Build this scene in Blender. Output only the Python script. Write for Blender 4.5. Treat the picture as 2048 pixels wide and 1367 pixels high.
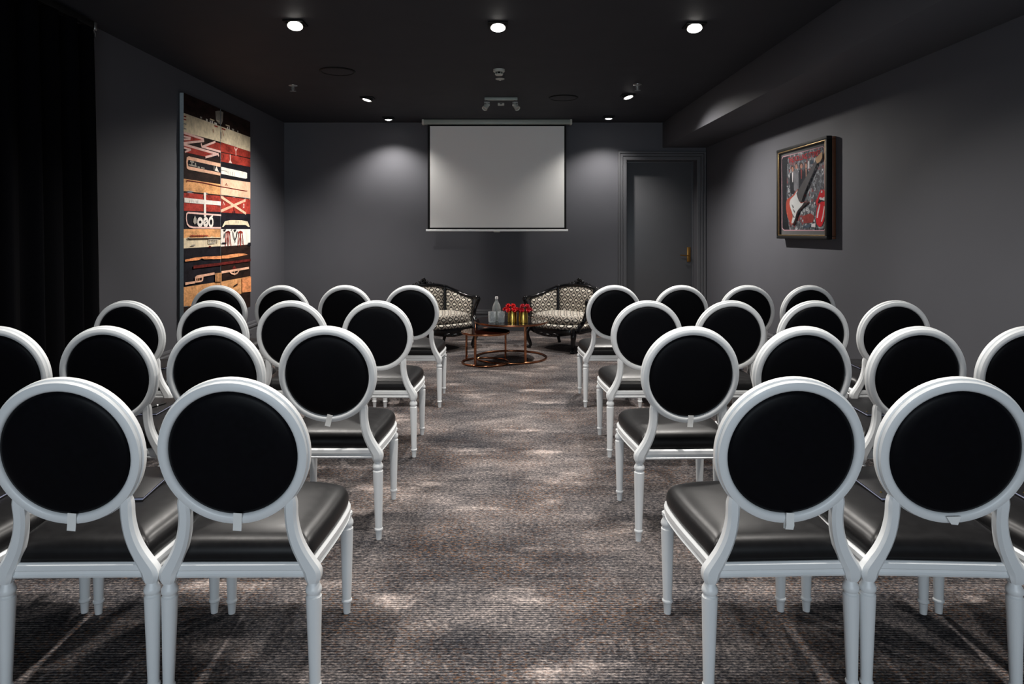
import bpy, bmesh, math, random
from mathutils import Vector, Matrix
random.seed(7)
PI = math.pi
S = bpy.context.scene
COL = S.collection
for o in list(bpy.data.objects):
    bpy.data.objects.remove(o)

# ------------------------------------------------------------------ camera
F, PX, PY, HC = 1365.333, 1004.0, 465.0, 1.404      # focal length in px, principal point, eye height
cd = bpy.data.cameras.new('camera'); cam = bpy.data.objects.new('camera', cd); COL.objects.link(cam)
cam.location = (0, 0, HC); cam.rotation_euler = (PI/2, 0, 0)
cd.sensor_width = 36; cd.lens = 24
cd.shift_x = (1024-PX)/2048; cd.shift_y = (PY-683.5)/2048
cd.clip_start = 0.05
S.camera = cam

# ------------------------------------------------------------------ world, exposure, large light
w = bpy.data.worlds.new('world'); S.world = w; w.use_nodes = True
w.node_tree.nodes['Background'].inputs[0].default_value = (0.55, 0.65, 0.8, 1)
w.node_tree.nodes['Background'].inputs[1].default_value = 0.3
S.view_settings.view_transform = 'Standard'; S.view_settings.look = 'None'
S.view_settings.exposure = 0.35; S.view_settings.gamma = 1.0
S.view_settings.use_curve_mapping = False

RL, RR, RB, RF, RH = -3.12, 2.92, -2.6, 9.78, 2.98   # room: left, right, rear (behind camera), far wall, height
WIN = (-2.3, 2.1, 0.35, 2.55)                        # unseen window added in the rear wall for fill: x0, x1, z0, z1
FILL_DAY = 110.0                                          # cool fill entering through that added window
ld = bpy.data.lights.new('fill_daylight', 'AREA'); ld.shape = 'RECTANGLE'; ld.size = WIN[1]-WIN[0]; ld.size_y = WIN[3]-WIN[2]
ld.energy = FILL_DAY; ld.color = (0.80, 0.91, 1.0)
lo = bpy.data.objects.new('fill_daylight', ld); COL.objects.link(lo)  # area lamp outside the added rear window, cool frontal fill
lo.location = ((WIN[0]+WIN[1])/2, RB-0.45, (WIN[2]+WIN[3])/2); lo.rotation_euler = (PI/2, 0, 0)
# ceiling downlights: x, y, watts, tilt about x, tilt about y, beam angle (degrees), edge softness
LAMPS = [(-1.55, 5.12, 145, -24, -4, 118, 0.8), (-0.03, 5.16, 175, -20, 0, 124, 0.8), (1.46, 5.18, 145, -24, 4, 118, 0.8),
         (-1.57, 7.97, 290, -6, 15, 134, 0.9), (1.44, 7.82, 300, -12, -15, 134, 0.9), (-1.555, 9.35, 80, 0, 0, 126, 0.75), (1.447, 9.27, 80, 0, 0, 126, 0.75),
         (-1.55, 2.45, 120, 0, 0, 140, 1.0), (-0.03, 2.45, 90, 0, 0, 140, 1.0), (1.46, 2.45, 120, 0, 0, 140, 1.0)]
LAMP_COL = (1.0, 0.955, 0.90)

# ------------------------------------------------------------------ mesh helpers
class MB:
    def __init__(s): s.v = []; s.f = []; s.m = []; s.uv = {}
    def add(s, vs, fs, m=0, uvs=None):
        n = len(s.v); s.v += [tuple(p) for p in vs]
        for k, f in enumerate(fs):
            s.f.append(tuple(i+n for i in f)); s.m.append(m)
        if uvs:
            for i, t in enumerate(uvs): s.uv[n+i] = t
        return s
    def box(s, c, d, bev=0, m=0, rot=None, seg=2):
        bm = bmesh.new(); bmesh.ops.create_cube(bm, size=1)
        bmesh.ops.scale(bm, vec=d, verts=bm.verts)
        if bev: bmesh.ops.bevel(bm, geom=list(bm.edges), offset=bev, segments=seg, affect='EDGES', profile=0.5)
        if rot is not None: bmesh.ops.transform(bm, matrix=rot, verts=bm.verts)
        bmesh.ops.translate(bm, vec=c, verts=bm.verts)
        bm.verts.ensure_lookup_table()
        s.add([v.co[:] for v in bm.verts], [[v.index for v in f.verts] for f in bm.faces], m); bm.free(); return s
    def lathe(s, prof, seg=24, c=(0, 0, 0), m=0, mat=None):
        vs, fs = [], []; n = len(prof)
        for i in range(seg):
            a = 2*PI*i/seg
            for r, z in prof: vs.append(Vector((r*math.cos(a), r*math.sin(a), z)))
        for i in range(seg):
            j = (i+1) % seg
            for k in range(n-1): fs.append((i*n+k, j*n+k, j*n+k+1, i*n+k+1))
        if prof[0][0] > 1e-6: fs.append(tuple(i*n for i in range(seg))[::-1])
        if prof[-1][0] > 1e-6: fs.append(tuple(i*n+n-1 for i in range(seg)))
        if mat is not None: vs = [mat @ v for v in vs]
        c = Vector(c); return s.add([v+c for v in vs], fs, m)
    def rings(s, rs, m=0, cap=(True, True), closed=True, uvs=None):
        """loft through rings of equal length"""
        n = len(rs[0]); vs = [p for r in rs for p in r]; fs = []
        for k in range(len(rs)-1):
            for i in range(n if closed else n-1):
                j = (i+1) % n; fs.append((k*n+i, k*n+j, (k+1)*n+j, (k+1)*n+i))
        if cap[0]: fs.append(tuple(range(n))[::-1])
        if cap[1]: fs.append(tuple((len(rs)-1)*n+i for i in range(n)))
        return s.add(vs, fs, m, uvs)
    def tube(s, path, rad, n=10, m=0, closed=False, flat=(1, 1), cap=True):
        P = [Vector(p) for p in path]; N = len(P); R = rad if isinstance(rad, (list, tuple)) else [rad]*N
        rs = []; up = None
        for i in range(N):
            if closed: t = P[(i+1) % N]-P[i-1]
            else: t = P[min(i+1, N-1)]-P[max(i-1, 0)]
            t.normalize()
            if up is None:
                up = Vector((0, 0, 1)) if abs(t.z) < 0.9 else Vector((0, 1, 0))
            u = up-t*up.dot(t); u.normalize(); up = u; v = t.cross(u)
            rs.append([P[i]+(u*math.sin(2*PI*k/n)*flat[0]+v*math.cos(2*PI*k/n)*flat[1])*R[i] for k in range(n)])
        if closed: rs.append(rs[0]); cap = False
        return s.rings(rs, m, (cap, cap))
    def ellipsoid(s, c, r, seg=10, rings=6, m=0, mat=None):
        prof = [(math.sin(PI*k/rings), -math.cos(PI*k/rings)) for k in range(rings+1)]
        M = Matrix.Diagonal((r[0], r[1], r[2])).to_3x3()
        if mat is not None: M = mat @ M
        return s.lathe(prof, seg, c, m, M)
    def prism(s, poly, n, m=0):
        """extrude polygon (3d points) by vector n"""
        k = len(poly); n = Vector(n); a = [Vector(p) for p in poly]; b = [p+n for p in a]
        fs = [tuple(range(k))[::-1], tuple(range(k, 2*k))]+[(i, (i+1) % k, (i+1) % k+k, i+k) for i in range(k)]
        return s.add(a+b, fs, m)
    def build(s, name, mats, parent=None, smooth=35, fix=True):
        me = bpy.data.meshes.new(name); me.from_pydata(s.v, [], s.f)
        if not isinstance(mats, (list, tuple)): mats = [mats]
        for m in mats: me.materials.append(m)
        for p, i in zip(me.polygons, s.m): p.material_index = i
        if s.uv:
            ul = me.uv_layers.new(name='UVMap')
            for l in me.loops: ul.data[l.index].uv = s.uv.get(l.vertex_index, (0, 0))
        if fix:
            bm = bmesh.new(); bm.from_mesh(me); bmesh.ops.recalc_face_normals(bm, faces=bm.faces); bm.to_mesh(me); bm.free()
        if smooth:
            for p in me.polygons: p.use_smooth = True
            me.set_sharp_from_angle(angle=math.radians(smooth))
        me.update()
        o = bpy.data.objects.new(name, me); COL.objects.link(o)
        if parent: o.parent = parent
        return o

def smooth_path(pts, k=6, closed=False):
    P = [Vector(p) for p in pts]; out = []; N = len(P)
    for i in range(N if closed else N-1):
        g = (lambda j: P[j % N]) if closed else (lambda j: P[max(0, min(N-1, j))])
        p0, p1, p2, p3 = g(i-1), g(i), g(i+1), g(i+2)
        for j in range(k):
            t = j/k
            out.append(0.5*((2*p1)+(p2-p0)*t+(2*p0-5*p1+4*p2-p3)*t*t+(3*p1-p0-3*p2+p3)*t**3))
    if not closed: out.append(P[-1])
    return out
def tag(o, label=None, cat=None, group=None, kind=None):
    if label: o['label'] = label
    if cat: o['category'] = cat
    if group: o['group'] = group
    if kind: o['kind'] = kind
    return o
def thing(name, loc, rz, label, cat, group=None):
    o = bpy.data.objects.new(name, None); COL.objects.link(o); o.empty_display_size = 0.1
    o.location = loc; o.rotation_euler = (0, 0, rz)
    return tag(o, label, cat, group)
def copy_tree(o, parent=None):
    c = o.copy(); COL.objects.link(c); c.parent = parent
    for ch in o.children: copy_tree(ch, c)
    return c

# ------------------------------------------------------------------ materials
class NT:
    def __init__(s, name):
        s.mat = bpy.data.materials.new(name); s.mat.use_nodes = True; s.t = s.mat.node_tree
        s.b = s.t.nodes['Principled BSDF']; s.out = s.t.nodes['Material Output']
    def n(s, typ, **kw):
        x = s.t.nodes.new(typ)
        for k, v in kw.items(): setattr(x, k, v)
        return x
    def set(s, sock, v):
        if isinstance(v, bpy.types.NodeSocket): s.t.links.new(v, sock)
        else: sock.default_value = v
    def math(s, op, a, b=0.0, c=0.0, clamp=False):
        x = s.n('ShaderNodeMath', operation=op, use_clamp=clamp)
        s.set(x.inputs[0], a); s.set(x.inputs[1], b); s.set(x.inputs[2], c); return x.outputs[0]
    def mix(s, f, a, b, blend='MIX'):
        x = s.n('ShaderNodeMix', data_type='RGBA', blend_type=blend)
        s.set(x.inputs[0], f); s.set(x.inputs[6], a if not isinstance(a, tuple) else (*a[:3], 1)); s.set(x.inputs[7], b if not isinstance(b, tuple) else (*b[:3], 1)); return x.outputs[2]
    def coord(s, kind='Object', scale=None):
        c = s.n('ShaderNodeTexCoord').outputs[kind]
        if scale:
            m = s.n('ShaderNodeMapping'); m.inputs['Scale'].default_value = scale; s.t.links.new(c, m.inputs[0]); return m.outputs[0]
        return c
    def noise(s, vec, scale, detail=3, rough=0.5):
        x = s.n('ShaderNodeTexNoise'); x.inputs['Scale'].default_value = scale; x.inputs['Detail'].default_value = detail
        x.inputs['Roughness'].default_value = rough; s.t.links.new(vec, x.inputs['Vector']); return x.outputs[0]
    def ramp(s, f, stops):
        x = s.n('ShaderNodeValToRGB'); e = x.color_ramp.elements
        while len(e) < len(stops): e.new(0.5)
        for q, (p, c) in zip(e, stops):
            q.position = p; q.color = (*c[:3], 1) if isinstance(c, tuple) else (c, c, c, 1)
        s.t.links.new(f, x.inputs[0]); return x.outputs[0]
    def bump(s, h, strength=0.2, dist=0.002):
        x = s.n('ShaderNodeBump'); x.inputs['Strength'].default_value = strength; x.inputs['Distance'].default_value = dist
        s.t.links.new(h, x.inputs['Height']); s.t.links.new(x.outputs[0], s.b.inputs['Normal'])
    def prin(s, **kw):
        for k, v in kw.items(): s.set(s.b.inputs[k.replace('_', ' ')], v if not (isinstance(v, tuple) and len(v) == 3) else (*v, 1))
        return s
def srgb(r, g, b):
    f = lambda c: (c/255/12.92) if c <= 10 else ((c/255+0.055)/1.055)**2.4
    return (f(r), f(g), f(b))
def simple(name, col, rough=0.5, metal=0.0, spec=0.5, var=0.12, scale=20, bump=0.0, bdist=0.001, coat=0.0):
    M = NT(name); c = M.coord('Object')
    n = M.noise(c, scale, 4)
    lo_ = tuple(x*(1-var) for x in col); hi = tuple(min(1, x*(1+var)) for x in col)
    M.prin(Base_Color=M.mix(n, lo_, hi), Metallic=metal, Specular_IOR_Level=spec, Coat_Weight=coat)
    r = M.math('MULTIPLY_ADD', n, 0.12, rough-0.06); M.prin(Roughness=r)
    if bump: M.bump(M.noise(c, scale*8, 3), bump, bdist)
    return M.mat

m_wall = simple('dark_grey_wall_paint', (0.094, 0.095, 0.108), 0.62, spec=0.3, var=0.06, scale=3, bump=0.06)
m_ceil = simple('black_ceiling_paint', (0.034, 0.035, 0.042), 0.7, spec=0.25, var=0.06, scale=3, bump=0.05)
m_trim = simple('dark_grey_gloss_trim', (0.094, 0.095, 0.103), 0.38, spec=0.4, var=0.05, scale=4)
m_door = simple('dark_grey_door_paint', (0.092, 0.093, 0.100), 0.42, spec=0.4, var=0.06, scale=4)
m_white = simple('white_lacquer', (0.78, 0.80, 0.81), 0.34, spec=0.5, var=0.03, scale=9)
m_pad = simple('black_back_leather', (0.0022, 0.0023, 0.0036), 0.42, spec=0.10, var=0.3, scale=60, bump=0.05)
m_seat = simple('black_seat_leather', (0.0085, 0.0082, 0.0088), 0.37, spec=0.22, var=0.25, scale=40, bump=0.05)
m_tab = simple('white_ribbon', (0.85, 0.85, 0.83), 0.7, var=0.04)
m_folder = simple('black_folder_cover', (0.006, 0.006, 0.007), 0.38, spec=0.35, var=0.2)
m_pages = simple('pale_blue_page_edges', (0.55, 0.58, 0.80), 0.7, var=0.15, scale=300)
m_gold = simple('gold_metal', (0.62, 0.42, 0.10), 0.22, 1.0, var=0.1)
m_brass = simple('brass_handle', (0.42, 0.22, 0.06), 0.35, 1.0, var=0.12)
m_steel = simple('brushed_steel', (0.62, 0.62, 0.60), 0.3, 1.0, var=0.1)
m_copper = simple('polished_copper', (0.50, 0.21, 0.11), 0.16, 1.0, var=0.1)
m_glasstop = simple('dark_mirror_glass', (0.012, 0.009, 0.009), 0.05, spec=0.9, var=0.1)
m_redglass = simple('dark_copper_tray', (0.10, 0.022, 0.014), 0.08, 0.85, var=0.15)
m_lacq = simple('black_lacquer_wood', (0.0035, 0.0035, 0.0045), 0.2, spec=0.5, var=0.3)
m_curt = simple('black_velvet', (0.0016, 0.0016, 0.0024), 0.95, spec=0.05, var=0.4, scale=30)
m_screenw = simple('projection_screen_white', (0.86, 0.86, 0.845), 0.9, spec=0.1, var=0.01, scale=2)
m_black = simple('matt_black', (0.004, 0.004, 0.004), 0.6, spec=0.2, var=0.2)
m_housing = simple('grey_green_metal', (0.36, 0.40, 0.36), 0.45, 0.1, var=0.06)
m_plast = simple('off_white_plastic', (0.55, 0.56, 0.50), 0.5, var=0.06)
m_grey_edge = simple('blue_grey_canvas_edge', (0.36, 0.41, 0.43), 0.8, spec=0.1, var=0.15, scale=60, bump=0.3)
m_brown = simple('brown_wood_frame_back', (0.10, 0.032, 0.010), 0.5, var=0.3)
m_goldlip = simple('antique_gold_lip', (0.26, 0.18, 0.085), 0.42, 0.8, var=0.25, scale=40)
m_matb = simple('grey_mat_board', (0.13, 0.13, 0.125), 0.9, spec=0.1, var=0.06)
m_pink = simple('pink_mat_liner', (0.50, 0.27, 0.30), 0.8, var=0.08)
m_red = simple('red_petals', (0.80, 0.006, 0.010), 0.5, spec=0.3, var=0.3, scale=30)
m_red2 = simple('crimson_petals', (0.52, 0.006, 0.020), 0.45, spec=0.3, var=0.4, scale=40)
m_green = simple('green_stem', (0.05, 0.14, 0.03), 0.6, var=0.2)
m_print = {}
def P_(name, col, var=0.35, scale=7, streak=(1, 1, 1), spec=0.1):
    M = NT(name); c = M.coord('Object', streak); n = M.noise(c, scale, 6, 0.65); n2 = M.noise(c, scale*5, 3)
    f = M.math('MULTIPLY_ADD', n2, 0.35, M.math('MULTIPLY', n, 0.75))
    f = M.ramp(f, [(0.42, 0.0), (0.66, 1.0)])
    M.prin(Base_Color=M.mix(f, tuple(x*(1-var) for x in col), tuple(min(1, x*(1+var)) for x in col)), Roughness=0.75, Specular_IOR_Level=spec)
    return M.mat

# carpet: fine rows of loops, cloudy light and dark areas, rust and slate flecks
M = NT('mottled_carpet'); oc = M.coord('Object')
cl = M.noise(M.coord('Object', (0.9, 1.5, 1)), 1.25, 4, 0.55)
cl2 = M.noise(M.coord('Object', (1.6, 3.2, 1)), 2.6, 4, 0.6)
cloud = M.math('ADD', M.math('MULTIPLY', cl, 0.62), M.math('MULTIPLY', cl2, 0.38))
dash = M.noise(M.coord('Object', (52, 84, 1)), 1.0, 3, 0.7)
fine = M.noise(M.coord('Object', (110, 170, 1)), 1.0, 2, 0.6)
sep = M.n('ShaderNodeSeparateXYZ'); M.t.links.new(oc, sep.inputs[0])
wob = M.math('MULTIPLY_ADD', M.noise(M.coord('Object', (9, 3, 1)), 1.0, 2), 3.0, M.math('MULTIPLY', sep.outputs[1], 2*PI/0.0135))
rib = M.math('MULTIPLY_ADD', M.math('SINE', wob), 0.5, 0.5)
f = M.math('ADD', M.math('MULTIPLY', dash, 0.55), M.math('MULTIPLY', fine, 0.30))
f = M.math('ADD', f, M.math('MULTIPLY', rib, 0.10))
pat = M.ramp(M.noise(M.coord('Object', (1.0, 2.3, 1)), 1.55, 5, 0.6), [(0.57, 0.0), (0.70, 1.0)])
f = M.math('ADD', f, M.math('MULTIPLY_ADD', cloud, 0.55, -0.275))
f = M.math('MULTIPLY_ADD', pat, 0.15, f)
base = M.ramp(f, [(0.35, srgb(28, 28, 32)), (0.46, srgb(70, 68, 70)), (0.57, srgb(128, 120, 117)), (0.72, srgb(214, 198, 190))])
fl = M.ramp(M.noise(M.coord('Object', (60, 110, 1)), 1.0, 2), [(0.55, 0.0), (0.62, 1.0)])
fz = M.ramp(M.noise(oc, 2.2, 3), [(0.42, 0.0), (0.6, 1.0)])
base = M.mix(M.math('MULTIPLY', M.math('MULTIPLY', fl, fz), 0.55), base, srgb(124, 84, 50))
fb = M.ramp(M.noise(M.coord('Object', (50, 120, 3)), 1.0, 2), [(0.60, 0.0), (0.70, 1.0)])
base = M.mix(M.math('MULTIPLY', fb, 0.35), base, srgb(70, 80, 96))
M.prin(Base_Color=base, Roughness=0.95, Specular_IOR_Level=0.1)
M.bump(M.math('ADD', rib, fine), 0.5, 0.003)
m_carpet = M.mat

# ikat upholstery: lattice of diamonds, each with an eye
M = NT('diamond_ikat_fabric'); uv = M.coord('UV'); sp = M.n('ShaderNodeSeparateXYZ'); M.t.links.new(uv, sp.inputs[0])
u = M.math('DIVIDE', sp.outputs[0], 0.090); v = M.math('DIVIDE', sp.outputs[1], 0.124)
a = M.math('SUBTRACT', M.math('FRACT', M.math('ADD', u, v)), 0.5); b = M.math('SUBTRACT', M.math('FRACT', M.math('SUBTRACT', u, v)), 0.5)
sq = M.math('MULTIPLY', M.math('MAXIMUM', M.math('ABSOLUTE', a), M.math('ABSOLUTE', b)), 2.0)
ex = M.math('MULTIPLY', M.math('ADD', a, b), 0.5); ey = M.math('MULTIPLY', M.math('SUBTRACT', a, b), 0.5)
eye = M.math('ADD', M.math('POWER', M.math('DIVIDE', M.math('ABSOLUTE', ex), 0.31), 1.4), M.math('POWER', M.math('DIVIDE', M.math('ABSOLUTE', ey), 0.125), 1.4))
cream, taupe, ink = (0.80, 0.75, 0.65), (0.36, 0.315, 0.265), (0.008, 0.008, 0.010)
c = M.mix(M.math('GREATER_THAN', sq, 0.70), ink, taupe)
c = M.mix(M.math('GREATER_THAN', sq, 0.86), c, (0.46, 0.41, 0.345))
c = M.mix(M.math('LESS_THAN', sq, 0.52), c, taupe)
c = M.mix(M.math('LESS_THAN', sq, 0.46), c, (0.12, 0.10, 0.09))
c = M.mix(M.math('LESS_THAN', eye, 1.7), c, ink)
c = M.mix(M.math('LESS_THAN', eye, 0.9), c, cream)
M.prin(Base_Color=c, Roughness=0.7, Specular_IOR_Level=0.25, Sheen_Weight=0.1)
m_ikat = M.mat

def thin_glass(name, tint=(1, 1, 1), gl=1.0):
    M = NT(name); t = M.t; t.nodes.remove(M.b)
    tr = M.n('ShaderNodeBsdfTransparent'); tr.inputs[0].default_value = (*tint, 1)
    g = M.n('ShaderNodeBsdfGlossy'); g.inputs['Roughness'].default_value = 0.03
    fr = M.n('ShaderNodeFresnel'); fr.inputs[0].default_value = 1.45
    mx = M.n('ShaderNodeMixShader'); t.links.new(M.math('MULTIPLY', fr.outputs[0], gl), mx.inputs[0])
    t.links.new(tr.outputs[0], mx.inputs[1]); t.links.new(g.outputs[0], mx.inputs[2]); t.links.new(mx.outputs[0], M.out.inputs[0])
    return M.mat
m_pane = thin_glass('picture_glass', (0.97, 0.97, 0.98), 0.12)
m_winglass = thin_glass('fill_window_glass', (1, 1, 1), 1.0)
M = NT('clear_bottle_glass'); M.prin(Base_Color=(0.90, 0.95, 0.94), Roughness=M.math('MULTIPLY_ADD', M.noise(M.coord('Object'), 40, 2), 0.05, 0.03), Transmission_Weight=0.82, IOR=1.33, Specular_IOR_Level=0.8); m_bottle = M.mat
M = NT('cut_crystal'); M.prin(Base_Color=(0.92, 0.96, 0.97), Roughness=0.14, Transmission_Weight=0.6, IOR=1.3, Specular_IOR_Level=0.8)
M.bump(M.noise(M.coord('Object'), 90, 2), 0.9, 0.01); m_crystal = M.mat
M = NT('lamp_glow'); M.prin(Base_Color=(1, 1, 1), Emission_Color=(1.0, 0.96, 0.9), Emission_Strength=14.0); m_glow = M.mat

# ------------------------------------------------------------------ the room
def struct(o): o['kind'] = 'structure'; return o
T = 0.15
mb = MB().box(((RL+RR)/2, (RB+RF)/2+0.2, -0.05), (RR-RL+2*T, RF-RB+2*T+0.9, 0.10)); fl_ = struct(mb.build('floor', m_carpet, smooth=0)); 
mb = MB().box(((RL+RR)/2, (RB+RF)/2+0.2, RH+0.05), (RR-RL+2*T, RF-RB+2*T+0.9, 0.10)); struct(mb.build('ceiling', m_ceil, smooth=0))
mb = MB().box((RL-T/2, (RB+RF)/2, RH/2), (T, RF-RB, RH)); struct(mb.build('wall_left', m_wall, smooth=0))
mb = MB().box((RR+T/2, (RB+RF)/2, RH/2), (T, RF-RB, RH)); struct(mb.build('wall_right', m_wall, smooth=0))
# far wall with the recessed doorway
DX0, DX1, DZ, DREC = 1.784, 2.79, 2.44, 0.22
mb = MB(); x0, x1 = RL-T, RR+T; yc, th = RF+0.225, 0.45
mb.box(((x0+DX0)/2, yc, RH/2), (DX0-x0, th, RH)).box(((DX1+x1)/2, yc, RH/2), (x1-DX1, th, RH)).box(((DX0+DX1)/2, yc, (DZ+RH)/2), (DX1-DX0, th, RH-DZ))
struct(mb.build('wall_back', m_wall, smooth=0))
# wall behind the camera with the opening for the added fill window
mb = MB(); yc = RB-T/2
mb.box(((x0+WIN[0])/2, yc, RH/2), (WIN[0]-x0, T, RH)).box(((WIN[1]+x1)/2, yc, RH/2), (x1-WIN[1], T, RH))
mb.box(((WIN[0]+WIN[1])/2, yc, WIN[2]/2), (WIN[1]-WIN[0], T, WIN[2])).box(((WIN[0]+WIN[1])/2, yc, (WIN[3]+RH)/2), (WIN[1]-WIN[0], T, RH-WIN[3]))
struct(mb.build('wall_rear', m_wall, smooth=0))
wn = bpy.data.objects.new('fill_window_1', None); COL.objects.link(wn); wn.location = (0, RB, 0); struct(wn)  # unseen window, added to carry the fill from behind the camera
for i in range(4):
    wx = WIN[0]+(WIN[1]-WIN[0])*i/3
    MB().box((max(WIN[0]+0.03, min(WIN[1]-0.03, wx)), -0.07, (WIN[2]+WIN[3])/2), (0.06, 0.06, WIN[3]-WIN[2]), 0.005).build('mullion', m_trim, wn)
for z in (WIN[2]+0.03, WIN[3]-0.03):
    MB().box(((WIN[0]+WIN[1])/2, -0.07, z), (WIN[1]-WIN[0], 0.06, 0.06), 0.005).build('fill_window_rail', m_trim, wn)
for i in range(3):
    wx = WIN[0]+(WIN[1]-WIN[0])*(i+0.5)/3
    MB().box((wx, -0.07, (WIN[2]+WIN[3])/2), ((WIN[1]-WIN[0])/3-0.06, 0.006, WIN[3]-WIN[2]-0.12)).build('pane', m_winglass, wn)
# boxed bulkhead along the right wall
BX, BZ = 2.30, 2.62
struct(MB().box(((BX+RR)/2, (RB+RF)/2, (BZ+RH)/2), (RR-BX, RF-RB, RH-BZ), 0.004).build('ceiling_bulkhead', m_wall))
# skirting boards, moulded
SK = [(0, 0), (0.024, 0), (0.024, 0.205), (0.020, 0.215), (0.020, 0.235), (0.030, 0.240), (0.030, 0.258), (0.016, 0.268), (0.016, 0.285), (0.008, 0.300), (0, 0.305)]
def skirting(name, a, b, nrm):
    a, b, nrm = Vector(a), Vector(b), Vector(nrm)
    rs = [[p+nrm*o+Vector((0, 0, z)) for o, z in SK] for p in (a, b)]
    return struct(MB().rings(rs).build(name, m_trim, smooth=20))
skirting('baseboard_left', (RL, RB, 0), (RL, RF, 0), (1, 0, 0))
skirting('baseboard_right', (RR, RB, 0), (RR, RF, 0), (-1, 0, 0))
skirting('baseboard_back', (RL+0.03, RF, 0), (DX0-0.125, RF, 0), (0, -1, 0))
skirting('baseboard_rear', (RL, RB, 0), (RR, RB, 0), (0, 1, 0))
# architrave: stepped profile swept up, across and down
AW = 0.125
AP = [(0, 0), (0, 0.020), (0.012, 0.026), (0.045, 0.026), (0.052, 0.020), (0.060, 0.034), (0.085, 0.034), (0.092, 0.026), (0.100, 0.042), (0.120, 0.042), (AW, 0.034), (AW, 0)]
rs = []
for (x, z, dx, dz) in ((DX0, 0, -1, 0), (DX0, DZ, -1, 1), (DX1, DZ, 1, 1), (DX1, 0, 1, 0)):
    rs.append([Vector((x+dx*o, RF-h, z+dz*o)) for o, h in AP])
struct(MB().rings(rs).build('trim_1', m_trim, smooth=20))
# door
dr = bpy.data.objects.new('door_1', None); COL.objects.link(dr); dr.location = ((DX0+DX1)/2, RF+DREC, 0); struct(dr)
DW = DX1-DX0
MB().box((0, 0.01, DZ/2), (DW-0.03, 0.045, DZ-0.02), 0.003).build('door_leaf', m_door, dr)
for s_ in (-1, 1): MB().box((s_*(DW/2-0.007), -0.03, DZ/2), (0.014, 0.03, DZ), 0.002).build('door_stop', m_trim, dr)
MB().box((0, -0.03, DZ-0.007), (DW-0.03, 0.03, 0.014), 0.002).build('door_stop', m_trim, dr)
hx = DW/2-0.06
hp = MB().box((hx, -0.018, 1.085), (0.052, 0.010, 0.215), 0.003).build('handle_plate', m_brass, dr)
MB().tube([(hx, -0.02, 1.07), (hx, -0.075, 1.07)], 0.010).tube(smooth_path([(hx, -0.072, 1.07), (hx-0.03, -0.076, 1.07), (hx-0.09, -0.076, 1.074), (hx-0.135, -0.074, 1.078)], 4), 0.009).build('lever', m_brass, hp)

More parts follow.
